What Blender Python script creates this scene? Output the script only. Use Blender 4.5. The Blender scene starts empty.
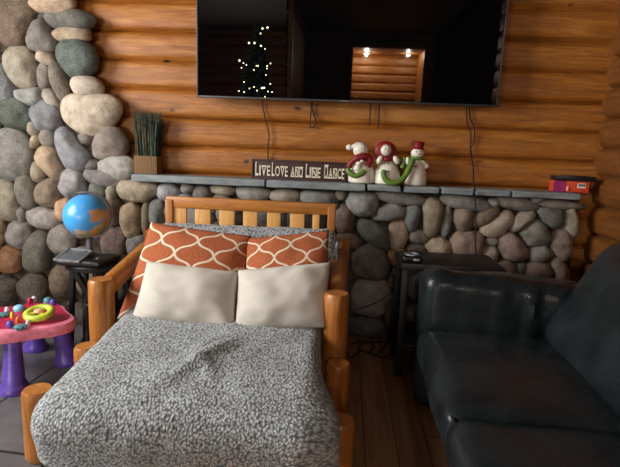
import bpy, bmesh, math, random
import numpy as np
from mathutils import Vector, Matrix, noise

scene = bpy.context.scene
COL = scene.collection
random.seed(7)
PI = math.pi

# ------------------------------------------------------------------ camera
FPX, CX, CY, EYE = 494.0, 310.0, 233.5, 1.15
_p, _y, _r = math.radians(10.0), math.radians(3.87), math.radians(2.24)
Fv = np.array([-math.sin(_y)*math.cos(_p), math.cos(_y)*math.cos(_p), -math.sin(_p)])
Rt = np.array([math.cos(_y), math.sin(_y), 0.0]); Up = np.cross(Rt, Fv)
Rv = Rt*math.cos(_r) + Up*math.sin(_r); Uv = Up*math.cos(_r) - Rt*math.sin(_r)
EYEV = np.array([0, 0, EYE])

def _ray(x, y): return Fv + Rv*(x-CX)/FPX - Uv*(y-CY)/FPX
def at_y(x, y, Y): d = _ray(x, y); return EYEV + d*(Y/d[1])
def at_z(x, y, Z): d = _ray(x, y); return EYEV + d*((Z-EYE)/d[2])

cd = bpy.data.cameras.new('camera'); cam = bpy.data.objects.new('camera', cd); COL.objects.link(cam)
cd.sensor_fit = 'HORIZONTAL'; cd.sensor_width = 36.0; cd.lens = FPX/620.0*36.0
cd.clip_start = 0.05; cd.clip_end = 100
cam.matrix_world = Matrix(((Rv[0], Uv[0], -Fv[0], 0), (Rv[1], Uv[1], -Fv[1], 0), (Rv[2], Uv[2], -Fv[2], EYE), (0, 0, 0, 1)))
scene.camera = cam

# ------------------------------------------------------------------ materials
def lin(c):
    o = []
    for v in c[:3]:
        v /= 255.0
        o.append(v/12.92 if v <= 0.04045 else ((v+0.055)/1.055)**2.4)
    return (*o, 1.0)

class Mat:
    def __init__(s, name, color=(128, 128, 128), rough=0.6, metal=0.0, spec=0.5):
        s.m = bpy.data.materials.new(name); s.m.use_nodes = True
        s.t = s.m.node_tree; s.b = s.t.nodes['Principled BSDF']
        s.b.inputs['Base Color'].default_value = lin(color)
        s.b.inputs['Roughness'].default_value = rough
        s.b.inputs['Metallic'].default_value = metal
        s.b.inputs['Specular IOR Level'].default_value = spec
    def n(s, typ, **kw):
        nd = s.t.nodes.new(typ)
        for k, v in kw.items():
            if k in nd.inputs: nd.inputs[k].default_value = v
            else: setattr(nd, k, v)
        return nd
    def l(s, a, b): s.t.links.new(a, b)
    def math(s, op, a, b=None, c=None):
        nd = s.n('ShaderNodeMath', operation=op)
        for i, v in enumerate((a, b, c)):
            if v is None: continue
            if isinstance(v, (int, float)): nd.inputs[i].default_value = v
            else: s.l(v, nd.inputs[i])
        return nd.outputs[0]
    def coords(s, kind='Object', scale=(1, 1, 1), rot=(0, 0, 0)):
        tc = s.n('ShaderNodeTexCoord'); mp = s.n('ShaderNodeMapping')
        mp.inputs['Scale'].default_value = scale; mp.inputs['Rotation'].default_value = rot
        s.l(tc.outputs[kind], mp.inputs['Vector']); return mp.outputs[0]
    def ramp(s, fac, stops):
        r = s.n('ShaderNodeValToRGB'); e = r.color_ramp.elements
        while len(e) < len(stops): e.new(0.5)
        for i, (p, c) in enumerate(stops):
            e[i].position = p; e[i].color = lin(c)
        s.l(fac, r.inputs[0]); return r.outputs[0]
    def mix(s, a, b, fac, mode='MIX'):
        m = s.n('ShaderNodeMix', data_type='RGBA', blend_type=mode)
        for sock, v in ((m.inputs[6], a), (m.inputs[7], b)):
            if isinstance(v, tuple): sock.default_value = lin(v)
            else: s.l(v, sock)
        if isinstance(fac, (int, float)): m.inputs[0].default_value = fac
        else: s.l(fac, m.inputs[0])
        return m.outputs[2]
    def base(s, sock): s.l(sock, s.b.inputs['Base Color'])
    def bump(s, h, strength=0.3, dist=0.01):
        b = s.n('ShaderNodeBump', Strength=strength, Distance=dist)
        s.l(h, b.inputs['Height']); s.l(b.outputs[0], s.b.inputs['Normal'])

def plain(name, color, rough=0.55, metal=0.0, spec=0.5, var=0.12):
    m = Mat(name, color, rough, metal, spec)
    nz = m.n('ShaderNodeTexNoise', Scale=35.0, Detail=4.0)
    m.l(m.coords(), nz.inputs['Vector'])
    d = tuple(c*(1-var) for c in color); u = tuple(min(255, c*(1+var)) for c in color)
    m.base(m.ramp(nz.outputs[0], [(0.3, d), (0.7, u)]))
    m.bump(nz.outputs[0], 0.06, 0.004)
    return m.m

def wood(name, dark, mid, light, axis='X', rough=0.35, knots=True, knot_scale=(4, 5, 6.5), per=0.0, grain=1.0, coat=0.0):
    """oiled or varnished wood, the grain running along axis"""
    m = Mat(name, mid, rough)
    s = {'X': (1.2, 14, 14), 'Y': (14, 1.2, 14), 'Z': (14, 14, 1.2)}[axis]
    s = tuple(v*grain for v in s)
    n1 = m.n('ShaderNodeTexNoise', Scale=1.6, Detail=6.0, Roughness=0.62, Distortion=1.2)
    m.l(m.coords(scale=s), n1.inputs['Vector'])
    n2 = m.n('ShaderNodeTexNoise', Scale=7.0, Detail=4.0, Roughness=0.7, Distortion=0.4)
    m.l(m.coords(scale=s), n2.inputs['Vector'])
    f = m.math('ADD', m.math('MULTIPLY', n1.outputs[0], 0.7), m.math('MULTIPLY', n2.outputs[0], 0.3))
    c = m.ramp(f, [(0.28, dark), (0.5, mid), (0.72, light)])
    n3 = m.n('ShaderNodeTexNoise', Scale=2.3, Detail=2.0)
    m.l(m.coords(scale=(1, 1, 3)), n3.inputs['Vector'])
    c = m.mix(c, m.mix(c, mid, 0.6, 'MULTIPLY'), m.math('MULTIPLY', n3.outputs[0], 0.55))
    if knots:
        ks = {'X': knot_scale, 'Y': (knot_scale[1], knot_scale[0], knot_scale[2]), 'Z': (knot_scale[2], knot_scale[1], knot_scale[0])}[axis]
        nd = m.n('ShaderNodeTexNoise', Scale=6.0, Detail=2.0)
        v = m.n('ShaderNodeTexVoronoi', Scale=1.0); v.inputs['Randomness'].default_value = 1.0
        mp = m.coords(scale=ks)
        ad = m.n('ShaderNodeVectorMath', operation='MULTIPLY_ADD')
        m.l(mp, nd.inputs['Vector']); m.l(nd.outputs['Color'], ad.inputs[0]); ad.inputs[1].default_value = (.12,)*3; m.l(mp, ad.inputs[2])
        m.l(ad.outputs[0], v.inputs['Vector'])
        k = m.ramp(v.outputs['Distance'], [(0.05, (255, 255, 255)), (0.11, (70, 70, 70)), (0.2, (0, 0, 0))])
        sep = m.n('ShaderNodeSeparateColor'); m.l(v.outputs['Color'], sep.inputs[0])
        gate = m.math('GREATER_THAN', sep.outputs[0], 0.62)
        c = m.mix(c, tuple(x*0.32 for x in dark), m.math('MULTIPLY', k, gate))
    m.base(c)
    m.bump(f, 0.12, 0.006)
    m.b.inputs['Coat Weight'].default_value = coat
    m.b.inputs['Coat Roughness'].default_value = 0.25
    return m.m

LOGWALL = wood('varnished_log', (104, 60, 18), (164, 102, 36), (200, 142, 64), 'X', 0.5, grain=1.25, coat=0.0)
LOGSIDE_DIM = wood('varnished_log_side_dimmed', (84, 49, 17), (124, 75, 29), (152, 101, 46), 'Y', 0.5, grain=1.5, coat=0.0)  # same logs in darker tones: shade on the side walls put into the colour
PINE = wood('pine_log', (128, 74, 26), (176, 112, 46), (204, 144, 72), 'Z', 0.38, knot_scale=(5, 12, 12), grain=1.6)
PINE_Y = wood('pine_log_lengthwise', (128, 74, 26), (176, 112, 46), (204, 144, 72), 'Y', 0.38, knot_scale=(5, 12, 12), grain=1.6)
PINE_X = wood('pine_log_crosswise', (138, 82, 30), (186, 122, 52), (212, 152, 78), 'X', 0.38, knot_scale=(5, 12, 12), grain=1.6)
SLAT = wood('pale_pine_slat', (196, 140, 66), (222, 172, 98), (236, 194, 124), 'Z', 0.45, knots=False, grain=1.5)

def stone_mat():
    m = Mat('river_stone', rough=0.72, spec=0.35)
    a = m.n('ShaderNodeVertexColor'); a.layer_name = 'stone_colour'
    n1 = m.n('ShaderNodeTexNoise', Scale=16.0, Detail=8.0, Roughness=0.7)
    m.l(m.coords(), n1.inputs['Vector'])
    n2 = m.n('ShaderNodeTexNoise', Scale=110.0, Detail=4.0, Roughness=0.6)
    m.l(m.coords(), n2.inputs['Vector'])
    c = m.mix(a.outputs[0], m.mix(a.outputs[0], (120, 112, 104), 0.75, 'MULTIPLY'), m.ramp(n1.outputs[0], [(0.3, (0, 0, 0)), (0.7, (255, 255, 255))]))
    c = m.mix(c, m.mix(c, (205, 200, 190), 0.16, 'MIX'), m.ramp(n2.outputs[0], [(0.5, (0, 0, 0)), (0.7, (255, 255, 255))]))
    m.base(c)
    h = m.math('ADD', m.math('MULTIPLY', n1.outputs[0], 0.75), m.math('MULTIPLY', n2.outputs[0], 0.25))
    m.bump(h, 0.85, 0.014)
    return m.m
STONE = stone_mat()
MORTAR = plain('dark_mortar', (62, 54, 46), 0.95, spec=0.1, var=0.35)

def slate_mat():
    m = Mat('slate_slab', rough=0.7)
    n1 = m.n('ShaderNodeTexNoise', Scale=9.0, Detail=8.0, Roughness=0.65)
    m.l(m.coords(scale=(1, 1, 3)), n1.inputs['Vector'])
    m.base(m.ramp(n1.outputs[0], [(0.3, (104, 112, 116)), (0.55, (138, 146, 148)), (0.75, (158, 162, 160))]))
    m.bump(n1.outputs[0], 0.5, 0.01); return m.m
SLATE = slate_mat()

def floor_wood_mat():
    m = Mat('brown_floorboards', rough=0.45)
    tc = m.n('ShaderNodeTexCoord'); sp = m.n('ShaderNodeSeparateXYZ'); m.l(tc.outputs['Object'], sp.inputs[0])
    u = m.math('DIVIDE', sp.outputs[0], 0.125)
    idx = m.math('FLOOR', u); fr = m.math('FRACT', u)
    wn = m.n('ShaderNodeTexWhiteNoise', noise_dimensions='1D'); m.l(idx, wn.inputs['W'])
    n1 = m.n('ShaderNodeTexNoise', Scale=2.0, Detail=6.0, Roughness=0.65, Distortion=0.8)
    m.l(m.coords(scale=(16, 1.3, 1)), n1.inputs['Vector'])
    c = m.ramp(n1.outputs[0], [(0.3, (128, 88, 60)), (0.55, (158, 114, 80)), (0.75, (180, 134, 96))])
    c = m.mix(c, m.mix(c, (150, 140, 130), 1.0, 'MULTIPLY'), m.math('MULTIPLY', wn.outputs[0], 0.4))
    v = m.math('FRACT', m.math('ADD', m.math('DIVIDE', sp.outputs[1], 1.3), m.math('MULTIPLY', wn.outputs[0], 7.0)))
    gap = m.math('MAXIMUM', m.math('LESS_THAN', fr, 0.03), m.math('LESS_THAN', v, 0.004))
    m.base(m.mix(c, (30, 20, 14), gap)); m.bump(m.math('SUBTRACT', n1.outputs[0], gap), 0.2, 0.004); return m.m
def floor_tile_mat():
    m = Mat('slate_floor_tile', rough=0.42)
    n1 = m.n('ShaderNodeTexNoise', Scale=5.0, Detail=8.0, Roughness=0.7)
    m.l(m.coords(), n1.inputs['Vector'])
    tc = m.n('ShaderNodeTexCoord'); mp = m.n('ShaderNodeMapping'); m.l(tc.outputs['Object'], mp.inputs[0])
    mp.inputs['Rotation'].default_value = (0, 0, math.radians(4)); mp.inputs['Location'].default_value = (0.20, 0.36, 0)
    sp = m.n('ShaderNodeSeparateXYZ'); m.l(mp.outputs[0], sp.inputs[0])
    g = []
    ids = []
    for i in (0, 1):
        u = m.math('DIVIDE', sp.outputs[i], 0.46); f = m.math('FRACT', u); ids.append(m.math('FLOOR', u))
        g.append(m.math('MAXIMUM', m.math('LESS_THAN', f, 0.014), m.math('GREATER_THAN', f, 0.986)))
    gap = m.math('MAXIMUM', g[0], g[1])
    wn = m.n('ShaderNodeTexWhiteNoise', noise_dimensions='1D'); m.l(m.math('ADD', ids[0], m.math('MULTIPLY', ids[1], 13.7)), wn.inputs['W'])
    c = m.ramp(n1.outputs[0], [(0.3, (78, 76, 76)), (0.55, (104, 102, 100)), (0.75, (124, 120, 116))])
    c = m.mix(c, (86, 84, 88), m.math('MULTIPLY', wn.outputs[0], 0.6))
    m.base(m.mix(c, (34, 31, 29), gap)); m.bump(m.math('SUBTRACT', n1.outputs[0], gap), 0.25, 0.004); return m.m
FLOORW, FLOORT = floor_wood_mat(), floor_tile_mat()

def fleece_mat():
    m = Mat('grey_sherpa_fleece', rough=0.95, spec=0.1)
    mp = m.coords('UV')
    nz = m.n('ShaderNodeTexNoise', Scale=60.0, Detail=3.0); m.l(mp, nz.inputs['Vector'])
    ad = m.n('ShaderNodeVectorMath', operation='MULTIPLY_ADD'); m.l(nz.outputs['Color'], ad.inputs[0]); ad.inputs[1].default_value = (.010,)*3; m.l(mp, ad.inputs[2])
    v = m.n('ShaderNodeTexVoronoi', Scale=105.0); m.l(ad.outputs[0], v.inputs['Vector'])
    n2 = m.n('ShaderNodeTexNoise', Scale=9.0, Detail=4.0); m.l(mp, n2.inputs['Vector'])
    c = m.ramp(v.outputs['Distance'], [(0.15, (234, 240, 242)), (0.45, (204, 211, 214)), (0.74, (124, 130, 134))])
    c = m.mix(c, m.mix(c, (185, 180, 176), 1.0, 'MULTIPLY'), n2.outputs[0])
    sep = m.n('ShaderNodeSeparateColor'); m.l(v.outputs['Color'], sep.inputs[0])
    c = m.mix(c, m.mix(c, (190, 190, 190), 0.9, 'MULTIPLY'), m.math('MULTIPLY', sep.outputs[0], 0.8))
    m.base(c)
    m.bump(m.math('SUBTRACT', 1.0, v.outputs['Distance']), 0.55, 0.010)
    m.b.inputs['Sheen Weight'].default_value = 0.2
    return m.m
FLEECE = fleece_mat()

def trellis_mat():
    m = Mat('orange_trellis_cotton', rough=0.9, spec=0.15)
    tc = m.n('ShaderNodeTexCoord'); sp = m.n('ShaderNodeSeparateXYZ'); m.l(tc.outputs['UV'], sp.inputs[0])
    u = m.math('MULTIPLY', sp.outputs[0], 2.8); w = m.math('MULTIPLY', sp.outputs[1], 2.9)
    p = m.math('ADD', u, w); q = m.math('SUBTRACT', u, w)
    def fam(a, b):
        s = m.math('SINE', m.math('MULTIPLY', b, 2*PI))
        x = m.math('FRACT', m.math('ADD', m.math('ADD', a, m.math('MULTIPLY', s, 0.07)), 0.5))
        return m.math('ABSOLUTE', m.math('SUBTRACT', x, 0.5))
    d = m.math('MINIMUM', fam(p, q), fam(q, p))
    line = m.math('LESS_THAN', d, 0.047)
    nz = m.n('ShaderNodeTexNoise', Scale=40.0, Detail=5.0); m.l(tc.outputs['UV'], nz.inputs['Vector'])
    o = m.ramp(nz.outputs[0], [(0.3, (158, 86, 56)), (0.7, (180, 106, 70))])
    m.base(m.mix(o, (226, 210, 184), line)); m.bump(nz.outputs[0], 0.12, 0.004); return m.m
TRELLIS = trellis_mat()

def cotton_mat():
    m = Mat('cream_cotton', rough=0.92, spec=0.15)
    nz = m.n('ShaderNodeTexNoise', Scale=6.0, Detail=6.0); m.l(m.coords('UV'), nz.inputs['Vector'])
    n2 = m.n('ShaderNodeTexNoise', Scale=160.0, Detail=2.0); m.l(m.coords('UV'), n2.inputs['Vector'])
    m.base(m.ramp(nz.outputs[0], [(0.3, (200, 195, 184)), (0.7, (208, 203, 192))])); m.bump(n2.outputs[0], 0.15, 0.003); return m.m
CREAM = cotton_mat()

def leather_mat():
    m = Mat('black_leather', rough=0.42, spec=0.32)
    v = m.n('ShaderNodeTexVoronoi', Scale=140.0); m.l(m.coords(), v.inputs['Vector'])
    n1 = m.n('ShaderNodeTexNoise', Scale=7.0, Detail=6.0, Distortion=0.6); m.l(m.coords(), n1.inputs['Vector'])
    m.base(m.ramp(n1.outputs[0], [(0.3, (23, 28, 31)), (0.7, (34, 41, 44))]))
    r = m.ramp(n1.outputs[0], [(0.3, (125, 125, 125)), (0.7, (160, 160, 160))]); m.l(r, m.b.inputs['Roughness'])
    m.bump(m.math('ADD', m.math('MULTIPLY', v.outputs['Distance'], 0.25), n1.outputs[0]), 0.25, 0.008); return m.m
LEATHER = leather_mat()

def globe_mat():
    m = Mat('printed_globe', rough=0.3)
    n1 = m.n('ShaderNodeTexNoise', Scale=2.1, Detail=7.0, Roughness=0.55); m.l(m.coords(scale=(7, 7, 7)), n1.inputs['Vector'])
    n2 = m.n('ShaderNodeTexNoise', Scale=3.5, Detail=2.0); m.l(m.coords(scale=(7, 7, 7)), n2.inputs['Vector'])
    tc = m.n('ShaderNodeTexCoord'); sp = m.n('ShaderNodeSeparateXYZ'); m.l(tc.outputs['Object'], sp.inputs[0])
    # land lies towards the lower right of the visible hemisphere
    bias = m.math('SUBTRACT', m.math('MULTIPLY', sp.outputs[0], 1.3), m.math('MULTIPLY', sp.outputs[2], 1.5))
    land = m.ramp(m.math('ADD', n1.outputs[0], bias), [(0.60, (0, 0, 0)), (0.64, (255, 255, 255))])
    lc = m.ramp(n2.outputs[0], [(0.35, (120, 150, 80)), (0.45, (190, 165, 80)), (0.55, (212, 146, 128)), (0.65, (200, 170, 90))])
    m.base(m.mix((70, 158, 224), lc, land)); return m.m
GLOBE = globe_mat()

def woven_mat():
    m = Mat('woven_rattan', rough=0.7)
    w = m.n('ShaderNodeTexWave', Scale=55.0, Distortion=1.0); w.wave_type = 'BANDS'; w.bands_direction = 'Z'; m.l(m.coords(), w.inputs['Vector'])
    w2 = m.n('ShaderNodeTexWave', Scale=30.0, Distortion=0.5); w2.bands_direction = 'X'; m.l(m.coords(), w2.inputs['Vector'])
    f = m.math('MULTIPLY', w.outputs[0], w2.outputs[0])
    m.base(m.ramp(f, [(0.1, (96, 68, 40)), (0.6, (172, 132, 84))])); m.bump(f, 0.6, 0.006); return m.m
WOVEN = woven_mat()

BLACK = plain('black_plastic', (16, 16, 17), 0.4)
BLACKWOOD = plain('black_lacquer', (15, 14, 14), 0.5)
CABLE = plain('black_cable', (18, 16, 15), 0.6)
SILVER = plain('silver_plastic', (150, 152, 154), 0.32, metal=0.5)
DARKGREY = plain('dark_grey_plastic', (44, 45, 48), 0.4)
GREYP = plain('grey_plastic', (84, 86, 90), 0.4)
SIGNB = plain('plum_brown_paint', (66, 42, 40), 0.7)
SIGNL = plain('cream_paint', (222, 214, 192), 0.7)
WHITEC = plain('glazed_white', (228, 222, 208), 0.35, var=0.05)
REDC = plain('glazed_red', (130, 20, 26), 0.5)
GREENC = plain('glazed_green', (92, 126, 44), 0.45)
DARKC = plain('glazed_black', (24, 20, 18), 0.4)
ORANGEC = plain('glazed_orange', (214, 110, 40), 0.4)
PINK = plain('pink_plastic', (236, 132, 154), 0.4)
PURPLE = plain('purple_plastic', (92, 66, 158), 0.38)
MAGENTA = plain('crimson_plastic', (178, 24, 66), 0.4)
LIME = plain('lime_plastic', (186, 204, 62), 0.4)
PEACH = plain('peach_plastic', (232, 170, 140), 0.4)
AQUA = plain('pale_blue_plastic', (140, 196, 222), 0.4)
TEAL = plain('teal_plastic', (80, 130, 140), 0.4)
WHITEP = plain('white_plastic', (225, 225, 225), 0.4)
YELLOW = plain('yellow_plastic', (238, 200, 70), 0.4)
BOXRED = plain('red_orange_card', (206, 74, 44), 0.5)
BOXPURPLE = plain('magenta_card', (150, 34, 96), 0.5)
LABELW = plain('white_label', (225, 222, 215), 0.6)
GRASS = plain('dark_green_grass', (34, 58, 46), 0.7, var=0.4)
GRASSB = plain('dry_brown_grass', (92, 74, 48), 0.8, var=0.3)
NEEDLE = plain('fir_needles', (24, 48, 26), 0.85, var=0.4)
PLASTER = plain('stained_ceiling_board', (62, 42, 26), 0.7)
WINWOOD = plain('window_frame_wood', (150, 98, 50), 0.5)

def screen_mat():
    m = Mat('glossy_black_glass', (5, 5, 6), 0.03)
    m.b.inputs['IOR'].default_value = 1.72
    nz = m.n('ShaderNodeTexNoise', Scale=3.0); m.l(m.coords(), nz.inputs['Vector'])
    m.l(m.ramp(nz.outputs[0], [(0.0, (26, 26, 26)), (1.0, (34, 34, 34))]), m.b.inputs['Roughness'])
    return m.m
SCREEN = screen_mat()

def emit(name, color, strength):
    m = Mat(name, color, 0.4); m.b.inputs['Emission Color'].default_value = lin(color); m.b.inputs['Emission Strength'].default_value = strength
    return m.m
BULB = emit('warm_fairy_light', (255, 246, 190), 55.0)
DOWNLIGHT = emit('downlight_lens', (235, 240, 255), 90.0)

# ------------------------------------------------------------------ mesh helpers
class MB:
    def __init__(s): s.v = []; s.f = []; s.mi = []; s.uv = None; s.cols = None
    def add(s, v, f, mi=0):
        o = len(s.v); s.v += [tuple(map(float, p)) for p in v]; s.f += [tuple(i+o for i in q) for q in f]; s.mi += [mi]*len(f); return s
    def box(s, c, size, rot=None, bev=0.0, seg=2, mi=0):
        bm = bmesh.new(); bmesh.ops.create_cube(bm, size=1.0)
        bmesh.ops.scale(bm, vec=size, verts=bm.verts)
        if bev: bmesh.ops.bevel(bm, geom=bm.edges[:], offset=bev, segments=seg, affect='EDGES', profile=0.5)
        M = Matrix.Translation(Vector(c))
        if rot is not None: M = M @ (rot if isinstance(rot, Matrix) else Matrix.Rotation(rot, 4, 'Z'))
        bm.transform(M); bm.verts.index_update()
        s.add([v.co for v in bm.verts], [[v.index for v in f.verts] for f in bm.faces], mi); bm.free(); return s
    def tube(s, pts, rad, n=12, cap=True, mi=0, round_end=0.0):
        pts = [Vector(p) for p in pts]; k = len(pts)
        rads = [rad]*k if isinstance(rad, (int, float)) else list(rad)
        if round_end:
            a, b = pts[0], pts[-1]; da = (pts[1]-a).normalized(); db = (pts[-2]-b).normalized()
            pts = [a, a+da*round_end] + pts[1:-1] + [b+db*round_end, b]
            rads = [rads[0]*0.86, rads[0]] + rads[1:-1] + [rads[-1], rads[-1]*0.86]; k = len(pts)
        V = []; F = []; prev = None
        for i, p in enumerate(pts):
            t = (pts[min(i+1, k-1)]-pts[max(i-1, 0)]).normalized()
            if prev is None:
                a = Vector((0, 0, 1)) if abs(t.z) < 0.9 else Vector((1, 0, 0)); u = (a - t*a.dot(t)).normalized()
            else: u = (prev - t*prev.dot(t)).normalized()
            prev = u; w = t.cross(u)
            for j in range(n):
                an = 2*PI*j/n; V.append(p + (u*math.cos(an)+w*math.sin(an))*rads[i])
        for i in range(k-1):
            for j in range(n): F.append((i*n+j, i*n+(j+1) % n, (i+1)*n+(j+1) % n, (i+1)*n+j))
        if cap: F.append(tuple(range(n-1, -1, -1))); F.append(tuple((k-1)*n+j for j in range(n)))
        return s.add(V, F, mi)
    def lathe(s, prof, c=(0, 0, 0), n=28, mi=0, M=None):
        V = []; F = []; k = len(prof)
        for r, z in prof:
            for j in range(n):
                a = 2*PI*j/n; V.append(Vector((max(r, 1e-4)*math.cos(a), max(r, 1e-4)*math.sin(a), z)))
        for i in range(k-1):
            for j in range(n): F.append((i*n+j, i*n+(j+1) % n, (i+1)*n+(j+1) % n, (i+1)*n+j))
        F.append(tuple(range(n-1, -1, -1))); F.append(tuple((k-1)*n+j for j in range(n)))
        if M is not None: V = [M @ v for v in V]
        return s.add([v+Vector(c) for v in V], F, mi)
    def ell(s, c, r, rot=None, sub=3, fn=None, mi=0):
        bm = bmesh.new(); bmesh.ops.create_icosphere(bm, subdivisions=sub, radius=1.0)
        V = []
        for v in bm.verts:
            p = v.co.copy()
            if fn: p = fn(p)
            p = Vector((p.x*r[0], p.y*r[1], p.z*r[2]))
            if rot is not None: p = rot @ p
            V.append(p+Vector(c))
        bm.verts.index_update(); s.add(V, [[v.index for v in f.verts] for f in bm.faces], mi); bm.free(); return s
    def torus(s, c, R, r, n=40, m=10, M=None, a0=0, a1=2*PI, mi=0):
        full = abs(a1-a0-2*PI) < 1e-6; k = n if full else n+1
        pts = []
        for i in range(k):
            a = a0+(a1-a0)*i/n; p = Vector((R*math.cos(a), R*math.sin(a), 0)); pts.append(p)
        V = []; F = []
        for i, p in enumerate(pts):
            d = p.normalized()
            for j in range(m):
                b = 2*PI*j/m; q = p+d*r*math.cos(b)+Vector((0, 0, r*math.sin(b)))
                if M is not None: q = M @ q
                V.append(q+Vector(c))
        for i in range(n if full else n):
            i2 = (i+1) % k
            if not full and i == n: break
            for j in range(m): F.append((i*m+j, i2*m+j, i2*m+(j+1) % m, i*m+(j+1) % m))
        if not full: F.append(tuple(range(m-1, -1, -1))); F.append(tuple(n*m+j for j in range(m)))
        return s.add(V, F, mi)
    def rbox(s, c, size, r, n=14, fn=None, rot=None, mi=0):
        """a subdivided cushion-like block with round edges; fn bends the points"""
        hx, hy, hz = (d/2 for d in size); idx = {}; V = []; F = []
        def vert(i, j, k):
            if (i, j, k) in idx: return idx[(i, j, k)]
            p = Vector((-hx+2*hx*i/n, -hy+2*hy*j/n, -hz+2*hz*k/n))
            q = Vector((max(-hx+r, min(hx-r, p.x)), max(-hy+r, min(hy-r, p.y)), max(-hz+r, min(hz-r, p.z))))
            d = p-q
            if d.length > 1e-9: p = q+d.normalized()*r
            if fn: p = Vector(fn(p))
            if rot is not None: p = rot @ p
            idx[(i, j, k)] = len(V); V.append(p+Vector(c)); return idx[(i, j, k)]
        for a in range(n):
            for b in range(n):
                F.append((vert(a, b, 0), vert(a, b+1, 0), vert(a+1, b+1, 0), vert(a+1, b, 0)))
                F.append((vert(a, b, n), vert(a+1, b, n), vert(a+1, b+1, n), vert(a, b+1, n)))
                F.append((vert(a, 0, b), vert(a+1, 0, b), vert(a+1, 0, b+1), vert(a, 0, b+1)))
                F.append((vert(a, n, b), vert(a, n, b+1), vert(a+1, n, b+1), vert(a+1, n, b)))
                F.append((vert(0, a, b), vert(0, a, b+1), vert(0, a+1, b+1), vert(0, a+1, b)))
                F.append((vert(n, a, b), vert(n, a+1, b), vert(n, a+1, b+1), vert(n, a, b+1)))
        return s.add(V, F, mi)
    def build(s, name, mat, parent=None, smooth=True, world=True, angle=40):
        me = bpy.data.meshes.new(name)
        off = Vector((0, 0, 0))
        if parent is not None and world:
            off = Vector(parent.location)
            if parent.parent is not None: off = off + Vector(parent.parent.location)
        me.from_pydata([Vector(v)-off for v in s.v], [], s.f)
        for mm in (mat if isinstance(mat, (list, tuple)) else [mat]): me.materials.append(mm)
        me.polygons.foreach_set('material_index', s.mi)
        if s.uv is not None:
            ul = me.uv_layers.new(name='uv')
            vi = np.zeros(len(me.loops), dtype=np.int32); me.loops.foreach_get('vertex_index', vi)
            ul.data.foreach_set('uv', np.array(s.uv, dtype=np.float32)[vi].ravel())
        if s.cols is not None:
            ca = me.color_attributes.new('stone_colour', 'FLOAT_COLOR', 'POINT')
            ca.data.foreach_set('color', np.array(s.cols, dtype=np.float32).ravel())
        me.update()
        bm = bmesh.new(); bm.from_mesh(me); bmesh.ops.recalc_face_normals(bm, faces=bm.faces)
        if smooth:
            for f in bm.faces: f.smooth = True
            la = math.radians(angle)
            for e in bm.edges:
                if len(e.link_faces) == 2 and e.calc_face_angle(0) > la: e.smooth = False
        bm.to_mesh(me); bm.free()
        o = bpy.data.objects.new(name, me); COL.objects.link(o)
        if parent is not None: o.parent = parent
        return o

def thing(name, label, cat, loc=(0, 0, 0), group=None, rz=0.0):
    o = bpy.data.objects.new(name, None); COL.objects.link(o); o.empty_display_size = 0.05
    o.location = Vector([float(c) for c in loc]); o.rotation_euler = (0, 0, rz); o['label'] = label; o['category'] = cat
    if group: o['group'] = group
    return o
def tag(o, label, cat, group=None):
    o['label'] = label; o['category'] = cat
    if group: o['group'] = group
    return o
def struct(o): o['kind'] = 'structure'; return o
def nz3(x, y, z, s=1.0): return noise.noise(Vector((x*s, y*s, z*s)))

# ------------------------------------------------------------------ room shell
XL, XR, YB, YF, ZC = -2.9, 1.445, -3.5, 3.0, 2.85
XT = -0.62                                         # where slate tile meets floorboards
mb = MB()
mb.add([(XL-.15, YB-.15, 0), (XT, YB-.15, 0), (XT, YF+.1, 0), (XL-.15, YF+.1, 0)], [(0, 1, 2, 3)], 1)
mb.add([(XT, YB-.15, 0), (XR+.1, YB-.15, 0), (XR+.1, YF+.1, 0), (XT, YF+.1, 0)], [(0, 1, 2, 3)], 0)
mb.add([(XL-.15, YB-.15, -.05), (XR+.1, YB-.15, -.05), (XR+.1, YF+.1, -.05), (XL-.15, YF+.1, -.05)], [(3, 2, 1, 0)], 0)
struct(mb.build('floor', [FLOORW, FLOORT], smooth=False))
struct(MB().box(((XL+XR)/2, (YB+YF)/2, ZC+.05), (XR-XL+.4, YF-YB+.4, .1)).build('ceiling', PLASTER, smooth=False))

LOGH = 0.165
LOG0 = float(at_y(150, 88.5, 2.97)[2]) % LOGH       # height of one groove between logs
def log_depth(z, u, phase, amp=0.028, seed=0.0):
    t = (z-phase)/LOGH; k = math.floor(t); f = (t-k)*2-1
    f += 0.10*nz3(u*0.8, k*3.7+seed, 0.3)
    f = max(-1, min(1, f))
    return amp*((1-abs(f)**3.6)**0.60) - 0.018*max(0, (abs(f)-.82)/.18) + 0.006*nz3(u*2.2, z*7, seed) + 0.004*nz3(u*9, z*16, seed+5)
def log_wall(name, mat, a0, a1, place, phase, seed, holes=(), z0=0.0, z1=ZC, du=0.045, dz=0.0103):
    nu = int((a1-a0)/du)+1; nzv = int((z1-z0)/dz)+1
    V = []; F = []
    for j in range(nzv+1):
        z = z0+(z1-z0)*j/nzv
        for i in range(nu+1):
            u = a0+(a1-a0)*i/nu; V.append(place(u, z, log_depth(z, u, phase, seed=seed)))
    for j in range(nzv):
        zc = z0+(z1-z0)*(j+.5)/nzv
        for i in range(nu):
            uc = a0+(a1-a0)*(i+.5)/nu
            if any(h[0] < uc < h[1] and h[2] < zc < h[3] for h in holes): continue
            q = j*(nu+1)+i; F.append((q, q+1, q+nu+2, q+nu+1))
    m = MB(); m.add(V, F); return m
struct(log_wall('wall_back', LOGWALL, XL, XR+.05, lambda u, z, d: (u, YF-d, z), LOG0, 1.0).build('wall_back', LOGWALL, angle=75))
YO = .45                                            # wall cut short here so the screen mirrors an added dark space
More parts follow.
